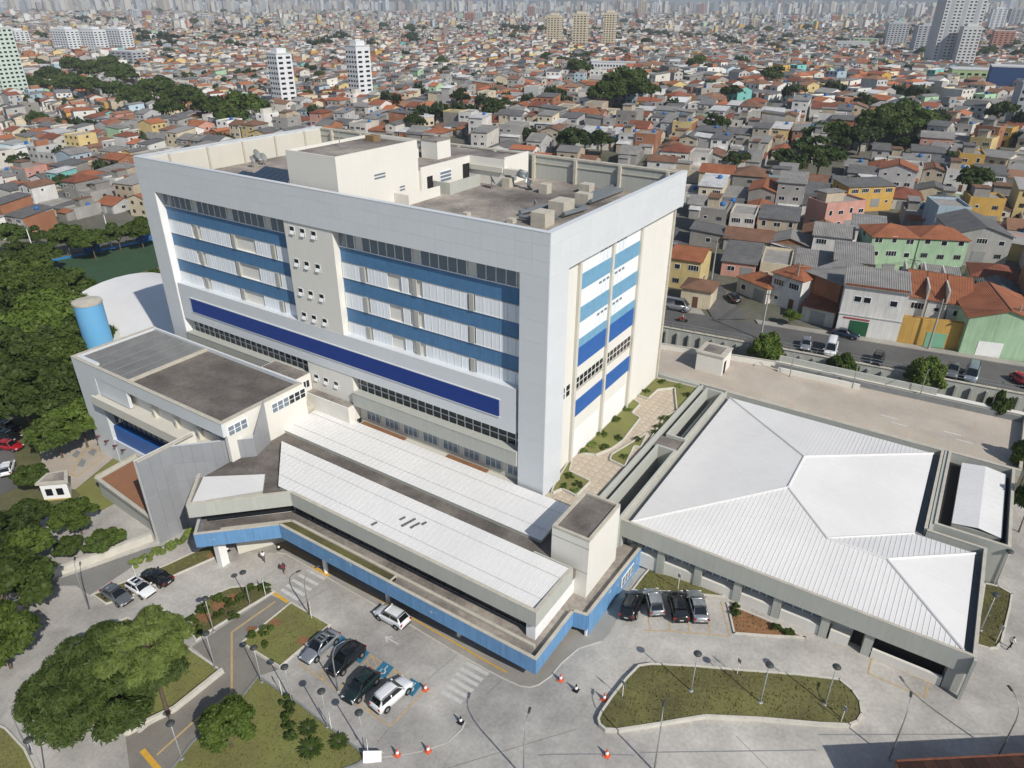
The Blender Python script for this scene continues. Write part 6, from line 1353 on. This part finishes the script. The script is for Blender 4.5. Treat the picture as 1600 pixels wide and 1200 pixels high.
# ---------------------------------------------------------------- the mass of remaining houses
WCOL = dict(WALLC)
class CM:
    def __init__(s): s.v = []; s.f = []; s.c = []
    def add(s, V, F, col, x, y, z, ca, sa):
        n = len(s.v); s.v += [(x+p[0]*ca-p[1]*sa, y+p[0]*sa+p[1]*ca, z+p[2]) for p in V]; s.f += [tuple(i+n for i in f) for f in F]; s.c += [col]*len(F)
    def obj(s, name, mat, label):
        me = bpy.data.meshes.new(name); me.from_pydata(s.v, [], s.f); at_ = me.attributes.new('tint', 'FLOAT_COLOR', 'FACE'); at_.data.foreach_set('color', np.array([(*c_, 1.) for c_ in s.c], dtype=np.float32).ravel())
        me.materials.append(mat); o = link(name, me, kind='stuff'); o['label'] = label; return o
def massmat():
    m = M('house_mass', (.5,.5,.5), .9, .16, .25, 3); nt = m.node_tree; N = nt.nodes; b = N['Principled BSDF']; src = b.inputs['Base Color'].links[0].from_socket
    a = N.new('ShaderNodeAttribute'); a.attribute_name = 'tint'; sc = N.new('ShaderNodeVectorMath'); sc.operation = 'SCALE'; sc.inputs['Scale'].default_value = 2.0; mu = N.new('ShaderNodeVectorMath'); mu.operation = 'MULTIPLY'
    nt.links.new(src, sc.inputs[0]); nt.links.new(sc.outputs[0], mu.inputs[0]); nt.links.new(a.outputs['Color'], mu.inputs[1]); nt.links.new(mu.outputs[0], b.inputs['Base Color']); return m
mm = massmat(); cmn = CM(); BF = [(0,1,5,4),(1,2,6,5),(2,3,7,6),(3,0,4,7),(4,5,6,7)]
def mass_house(cm, x, y, z, w_, d, rz, h, kind, wall, roof, tank, win):
    ca, sa = math.cos(rz), math.sin(rz); wc = WCOL[wall]; j = R6.uniform(.85, 1.12); wc = tuple(min(.8, c_*j) for c_ in wc); hw_, hd_ = w_/2, d/2
    cm.add([(-hw_,-hd_,-3),(hw_,-hd_,-3),(hw_,hd_,-3),(-hw_,hd_,-3),(-hw_,-hd_,h),(hw_,-hd_,h),(hw_,hd_,h),(-hw_,hd_,h)], BF[:4] if kind != 'flat' else BF[:4], wc, x, y, z, ca, sa)
    rc = ROOFC[roof][1]; j = R6.uniform(.75, 1.25); rc = tuple(c_*j for c_ in rc)
    if kind == 'flat':
        cm.add([(-hw_,-hd_,h-.5),(hw_,-hd_,h-.5),(hw_,hd_,h-.5),(-hw_,hd_,h-.5)], [(0,1,2,3)], rc, x, y, z, ca, sa)
        if tank: cm.add([(p[0]*.6+w_*.2, p[1]*.6, h-.5+p[2]*1.5) for p in [(-1,-1,0),(1,-1,0),(1,1,0),(-1,1,0),(-1,-1,1),(1,-1,1),(1,1,1),(-1,1,1)]], BF, (.03,.14,.38), x, y, z, ca, sa)
    else:
        V, F, r = roof_geo(w_, d, h, kind); cm.add(V, F, rc, x, y, z, ca, sa)
        if kind == 'gable': cm.add([(-hw_,-hd_,h),(hw_,-hd_,h),(0,-hd_,h+r)], [(0,1,2)], wc, x, y, z, ca, sa)
        if kind == 'gablex': cm.add([(hw_,-hd_,h),(hw_,hd_,h),(hw_,0,h+r),(-hw_,-hd_,h),(-hw_,hd_,h),(-hw_,0,h+r)], [(0,1,2),(5,4,3)], wc, x, y, z, ca, sa)
        if kind == 'shed': cm.add([(hw_,-hd_,h),(hw_,hd_,h),(hw_,hd_,h+r),(-hw_,-hd_,h),(-hw_,hd_,h),(-hw_,hd_,h+r)], [(0,1,2),(5,4,3)], wc, x, y, z, ca, sa)
    if R6.random() < .55:
        aw, ad, ah = w_*R6.uniform(.35, .9), R6.uniform(1.8, 4.0), R6.uniform(2.2, 3.0); ax = R6.uniform(-.3, .3)*w_; g = R6.choice((WCOL['raw concrete'], WCOL['grey'], WCOL['off-white'], WCOL['raw brick'], wc)); fr = ROOFC[R6.choice(('fib', 'dark', 'slab', 'brown', 'white'))][1]
        V = [(ax-aw/2,-hd_-ad,-3),(ax+aw/2,-hd_-ad,-3),(ax+aw/2,-hd_,-3),(ax-aw/2,-hd_,-3),(ax-aw/2,-hd_-ad,ah),(ax+aw/2,-hd_-ad,ah),(ax+aw/2,-hd_,ah+.5),(ax-aw/2,-hd_,ah+.5)]; cm.add(V, BF[:4], g, x, y, z, ca, sa); cm.add(V[4:], [(0,1,2,3)], fr, x, y, z, ca, sa)
    if kind == 'flat' and R6.random() < .5:
        aw, ad = w_*R6.uniform(.3, .6), d*R6.uniform(.3, .6); ax, ay = R6.uniform(-.2, .2)*w_, R6.uniform(-.1, .2)*d; V = [(ax+sx_*aw/2, ay+sy_*ad/2, zz_) for zz_ in (h-.5, h+2.2) for sx_, sy_ in ((-1,-1),(1,-1),(1,1),(-1,1))]; cm.add(V, BF[:4], WCOL[R6.choice(('grey', 'raw concrete', 'raw brick', 'off-white'))], x, y, z, ca, sa); cm.add(V[4:], [(0,1,2,3)], ROOFC[R6.choice(('fib', 'dark', 'slab'))][1], x, y, z, ca, sa)
    if win:
        for s in range(max(1, round(h/2.9))):
            zz = s*2.9+1.0
            if zz+1.2 > h+.2: continue
            for i in range(max(1, int(w_/3))):
                xx = -hw_+w_*(i+.5)/max(1, int(w_/3)); g = R6.choice((.02, .03, .06)); cm.add([(xx-.6,-hd_-.03,zz),(xx+.6,-hd_-.03,zz),(xx+.6,-hd_-.03,zz+1.1),(xx-.6,-hd_-.03,zz+1.1)], [(0,1,2,3)], (g, g, g), x, y, z, ca, sa)
            cm.add([(hw_+.03,-.6,zz),(hw_+.03,.6,zz),(hw_+.03,.6,zz+1.1),(hw_+.03,-.6,zz+1.1)], [(0,1,2,3)], (.03,.03,.03), x, y, z, ca, sa)
for (dd, x, y, w_, d, rz, h, kind, wall, roof, tank) in rest: mass_house(cmn, x, y, terrain(x, y), w_, d, rz, h, kind, wall, roof, tank, dd < 800)
cmn.obj('house_mass', mm, 'dense mass of small houses filling the city beyond the nearer ones')
# far city: coarser houses out to the skyline
cmf = CM(); dd = NEARR-10
while dd < 5200:
    st_ = 10.5 if dd < 2000 else (15 if dd < 3200 else 22); na = int(2*math.radians(39)*dd/(st_*.95))
    for k in range(na):
        a = YAW+math.radians(-39)+2*math.radians(39)*(k+R6.uniform(-.35, .35))/na; r_ = dd+R6.uniform(-4, 4); x, y = CAM[0]+r_*math.sin(a), CAM[1]+r_*math.cos(a)
        if R6.random() < .10 or taken(x, y, 5): continue
        u, v, _ = proj((x, y, terrain(x, y)+6))
        if in_poly(u, v, SIL) or u < -40 or u > 1640: continue
        if math.sin(x/140)*math.sin(y/170)+.5*math.sin(x/61+y/83) > 1.12: continue
        h, kind, roof, wall, tank = attrs(R6)
        if roof in ('orange', 'red') and R6.random() < .45: roof = R6.choice(('brown', 'fib', 'slab', 'white'))
        if dd > 1900 and R6.random() < .06: h *= 2.6; kind, roof = 'flat', 'slab'
        mass_house(cmf, x, y, terrain(x, y), st_*R6.uniform(.6, .95), st_*R6.uniform(.6, .95), R6.choice((.1, .4, -.3, .8, 1.2)), h, kind if dd < 3200 else R6.choice(('hip', 'flat', 'shed')), wall, roof, False, False)
    dd += st_*R6.uniform(.98, 1.08)
cmf.obj('distant_house_mass', mm, 'far-off carpet of tiny houses below the skyline')
# far greenery between the houses
fm = crown_mesh('t', 7, 7, 90, 3.4, 8, m_leafc, seed=5); co = np.empty(len(fm.vertices)*3); fm.vertices.foreach_get('co', co); co = co.reshape(-1, 3); Vl = []; nt_ = 0
for k in range(5200):
    a = YAW+math.radians(R6.uniform(-39, 39)); r_ = math.sqrt(R6.uniform(420**2, 4600**2)) if R6.random() < .7 else R6.uniform(330, 1800); x, y = CAM[0]+r_*math.sin(a), CAM[1]+r_*math.cos(a)
    g_ = math.sin(x/140)*math.sin(y/170)+.5*math.sin(x/61+y/83)
    if R6.random() > (.25+.75*sstep(.2, 1.1, g_)): continue
    u, v, _ = proj((x, y, 12))
    if in_poly(u, v, SIL) or taken(x, y, 2) or blocked(x, y, 2): continue
    s = R6.uniform(.5, 1.1)*(1 if r_ < 1200 else 1.5); Vl.append(co*s+np.array([x, y, terrain(x, y)+1.5])); nt_ += 1
Vl = np.concatenate(Vl); n = len(Vl)//4; me = bpy.data.meshes.new('distant_trees'); me.vertices.add(len(Vl)); me.vertices.foreach_set('co', Vl.ravel()); me.loops.add(4*n); me.loops.foreach_set('vertex_index', np.arange(4*n)); me.polygons.add(n); me.polygons.foreach_set('loop_start', np.arange(0, 4*n, 4)); me.polygons.foreach_set('loop_total', np.full(n, 4)); me.materials.append(leafmat('leaf_far_mass', (.042,.066,.026))); me.update()
o = link('distant_trees', me, kind='stuff'); o['label'] = 'dark green trees scattered through the distant city'
# tell each city tree by the house beside it
for o in [q for q in COL.objects if q.name.startswith('city_tree')]:
    best = min(HL, key=lambda t: (t[0]-o.location.x)**2+(t[1]-o.location.y)**2)
    if math.hypot(best[0]-o.location.x, best[1]-o.location.y) < 26: o['label'] = ('big dark tree' if 'big' in o['label'] else 'small dark tree')+' beside the '+' '.join(best[2]['label'].split()[:9])
    elif math.hypot(o.location.x-CAM[0], o.location.y-CAM[1]) > 900: o['label'] = 'tiny far-off dark tree clump below the skyline'; o['group'] = 'far tree clumps'
    elif 'big' in o['label']:
        if o.location.x < -150 and o.location.y < 330: o['label'] = 'big dark tree of the wood beside the pale mint tower'; o['group'] = 'trees of the mint tower wood'
# ---------------------------------------------------------------- towers
def win_grid(b, w_, d, h, nx_, ny_, z0, fl, faces='fs', mi=1, ww=.55, wh=.45):
    n = int((h-z0)/fl)
    for s in range(n):
        zz = z0+s*fl+.9
        for f, (L, m_) in dict(f=(w_, nx_), s=(d, ny_)).items():
            if f not in faces: continue
            for i in range(m_):
                c_ = -L/2+L*(i+.5)/m_; q = L/m_*ww/2; t = zz+fl*wh
                if f == 'f': b.add([(c_-q,-d/2-.05,zz),(c_+q,-d/2-.05,zz),(c_+q,-d/2-.05,t),(c_-q,-d/2-.05,t)], [(0,1,2,3)], mi)
                else: b.add([(w_/2+.05,c_-q,zz),(w_/2+.05,c_+q,zz),(w_/2+.05,c_+q,t),(w_/2+.05,c_-q,t)], [(0,1,2,3)], mi)
def height_for(p, v1):
    lo, hi = 0., 400.
    for _ in range(40):
        m_ = (lo+hi)/2
        if proj((p[0], p[1], p[2]+m_))[1] > v1: lo = m_
        else: hi = m_
    return lo
m_tw = {k: M('tower_'+k, c_, .8, .06, .1, 1, streak=.3) for k, c_ in dict(white=(.66,.68,.70), beige=(.58,.50,.36), grey=(.36,.38,.40), mint=(.56,.66,.58), dark=(.10,.11,.12), blue=(.03,.07,.17), brick=(.42,.20,.14), pale=(.52,.53,.53), green=(.36,.48,.24)).items()}
def tower(u, v, v1, wpx, ratio, rz, mat, label, nx_=2, ny_=3, faces='fs', fl=2.9, crown=True, stripe=None, group=None, name='apartment_tower'):
    p = GT(u, v); dist = proj(p)[2]; w_ = wpx*dist/FPX; d = w_*ratio; h = height_for(p, v1); o = thing(name, label, 'building', tuple(p), rz, group)
    MB().box(-w_/2, w_/2, -d/2, d/2, -6, h).obj('wall', m_tw[mat], o)
    b = MB(); win_grid(b, w_, d, h, nx_, ny_, 1.5, fl, faces, 0); b.obj('windows', m_glassd, o, kind='stuff')
    if crown: MB().box(-w_*.3, w_*.3, -d*.3, d*.3, h, h+fl*1.1).obj('lift_house', m_tw[mat], o)
    MB().box(-w_/2-.15, w_/2+.15, -d/2-.15, d/2+.15, h-.05, h+.6).obj('parapet', m_tw['pale'], o)
    if stripe:
        for f in (-.32, 0, .32): MB().box(w_*f-w_*.05, w_*f+w_*.05, -d/2-.12, -d/2, 0, h).obj('stripe', m_tw[stripe], o)
    return o
tower(448,176,84,24,1.15,-.08,'white','tall slim white apartment tower beside a bare earth plot with one side in shade',4,2); tower(566,162,72,24,1.15,-.08,'white','white apartment tower standing on orange earthworks',4,2)
tower(866,70,24,19,1.0,.3,'beige','beige tower beside the yellow-roofed house',4,4); tower(906,78,22,21,1.0,.3,'beige','middle beige tower of the three in a row',4,4); tower(951,74,20,17,1.2,.3,'beige','beige tower with a wide shaded side, last of three',4,5)
tower(18,152,44,34,1.2,.2,'mint','pale mint tower with many small windows beside the dark trees',5,5)
tower(1476,105,-60,55,.9,.35,'pale','very tall grey and white tower rising from low podium blocks',9,6,fl=3.1,stripe='grey'); tower(1500,108,42,26,.8,.35,'pale','white podium block beside the very tall tower',4,4); tower(1440,86,40,34,.8,.35,'grey','grey podium block in front of the very tall tower',5,4); tower(1395,75,36,30,.7,.35,'grey','grey apartment slab with white edges next to the green hall',6,4)
tower(1592,198,128,34,1.4,.2,'grey','grey tower with square windows at the edge of the view',4,6); tower(1570,150,104,60,.8,.1,'blue','big dark blue warehouse wall above a grey base',1,1,faces='',crown=False,name='warehouse'); tower(1510,138,108,58,.8,.2,'green','long dull green industrial hall with dark side',6,3,faces='f',crown=False,name='warehouse')
tower(1552,50,14,20,1,.2,'white','white tower on the far slope with dark side',3,4); tower(1585,45,14,26,1,.2,'grey','grey tower next to the white far tower',4,4); tower(1560,80,48,28,.8,.2,'brick','white and red banded block below the far towers',4,3,crown=False)
for i, (u, v) in enumerate(((28,72), (108,80), (150,80), (190,78))): tower(u, v, 46 if i else 48, 36, .6, .15, 'white', ['small white apartment block by the mint tower', 'white apartment block at one end of a row of three', 'white apartment block in the middle of a row of three', 'white apartment block next to a clump of trees'][i], 6, 3, crown=True)
tower(957,122,97,66,.25,.3,'white','long white school building with rows of windows',14,3,crown=False,name='school'); tower(205,105,80,50,.5,.1,'grey','grey office block with dark square windows',4,3,crown=False)
tower(650,200,180,60,.35,-.1,'beige','long yellow building just behind the tower roof',9,2,crown=False,fl=2.6); tower(1350,75,60,36,.5,.2,'green','green hall roofed block beside grey apartments',4,2,crown=False); tower(1330,80,65,46,.5,.2,'pale','pale blue-grey low block',6,2,crown=False)
for i, (u, v, v1, w_) in enumerate(((1290,40,25,10), (1302,40,24,9), (1160,45,28,14), (1180,44,30,12), (1215,40,22,10), (830,28,10,10), (842,28,12,8), (1004,25,2,12), (1022,26,5,9), (735,35,20,14), (748,36,20,10), (540,45,32,9), (215,32,16,12), (230,32,17,12), (325,38,25,16))):
    tower(u, v, v1, w_, .8, .3, ('white', 'brick', 'pale', 'beige')[i % 4], 'mid-distance %s apartment tower above the low houses' % ('white', 'red and white', 'grey', 'beige')[i % 4], 3, 3, group='mid-distance towers')
# far skyline: many slim towers, shared meshes
SK = []
for i in range(6):
    b = MB().box(-9, 9, -8, 8, -20, 60); win_grid(b, 18, 16, 60, 4, 3, 2, 4.0, 'fs', 1, .5, .5); b.box(-4, 4, -4, 4, 60, 65); SK.append(b.mesh('skyline_tower', [m_tw[('white', 'pale', 'beige', 'grey', 'white', 'brick')[i]], m_tw['grey']]))
n = 0
def sky_spot():
    u = R6.choice((R6.uniform(-20, 480), R6.uniform(-20, 480), R6.uniform(400, 820), R6.uniform(1200, 1460), R6.uniform(1200, 1620), R6.uniform(800, 1220))); a = YAW+math.atan((u-800)/FPX*.9); r_ = R6.uniform(4200, 7200)
    return CAM[0]+r_*math.sin(a), CAM[1]+r_*math.cos(a)
while n < 240:
    x, y = sky_spot(); k = R6.choice((0, 0, 1, 1, 2, 2, 3, 4, 4, 5)); o = link('skyline_tower', SK[k], loc=(x, y, terrain(x, y)), rz=R6.uniform(-.4, .6)); sc = R6.uniform(.8, 1.5); o.scale = (sc*R6.uniform(.8, 1.3), sc, R6.uniform(.6, 1.25)); tag(o, 'far %s tower on the hazy skyline' % ('white', 'pale grey', 'beige', 'grey', 'white', 'brick red')[k], 'tower', 'skyline towers'); n += 1
cms = CM()
for k in range(1100):
    x, y = sky_spot(); hw_ = R6.uniform(8, 16); h = R6.uniform(25, 70); cms.add([(-hw_,-9,-20),(hw_,-9,-20),(hw_,9,-20),(-hw_,9,-20),(-hw_,-9,h),(hw_,-9,h),(hw_,9,h),(-hw_,9,h)], BF, R6.choice(((.62,.62,.60),(.55,.53,.48),(.48,.48,.48),(.60,.56,.48),(.42,.36,.32))), x, y, terrain(x, y), math.cos(k), math.sin(k))
cms.obj('distant_towers', mm, 'pale crowd of far-off apartment towers along the hazy horizon')
# ================================================================== haze
hz_ = MB().box(-11500, 9500, -2200, 12500, -75, 330)
hm = bpy.data.materials.new('haze'); hm.use_nodes = True; nt = hm.node_tree; nt.nodes.remove(nt.nodes['Principled BSDF'])
pv = nt.nodes.new('ShaderNodeVolumePrincipled'); pv.inputs['Color'].default_value = (.80,.86,.93,1); pv.inputs['Density'].default_value = .00017; pv.inputs['Anisotropy'].default_value = .2
nt.links.new(pv.outputs[0], nt.nodes['Material Output'].inputs['Volume'])
ho = hz_.obj('haze', hm, kind='stuff'); ho['label'] = 'thin pale haze over the distant city'
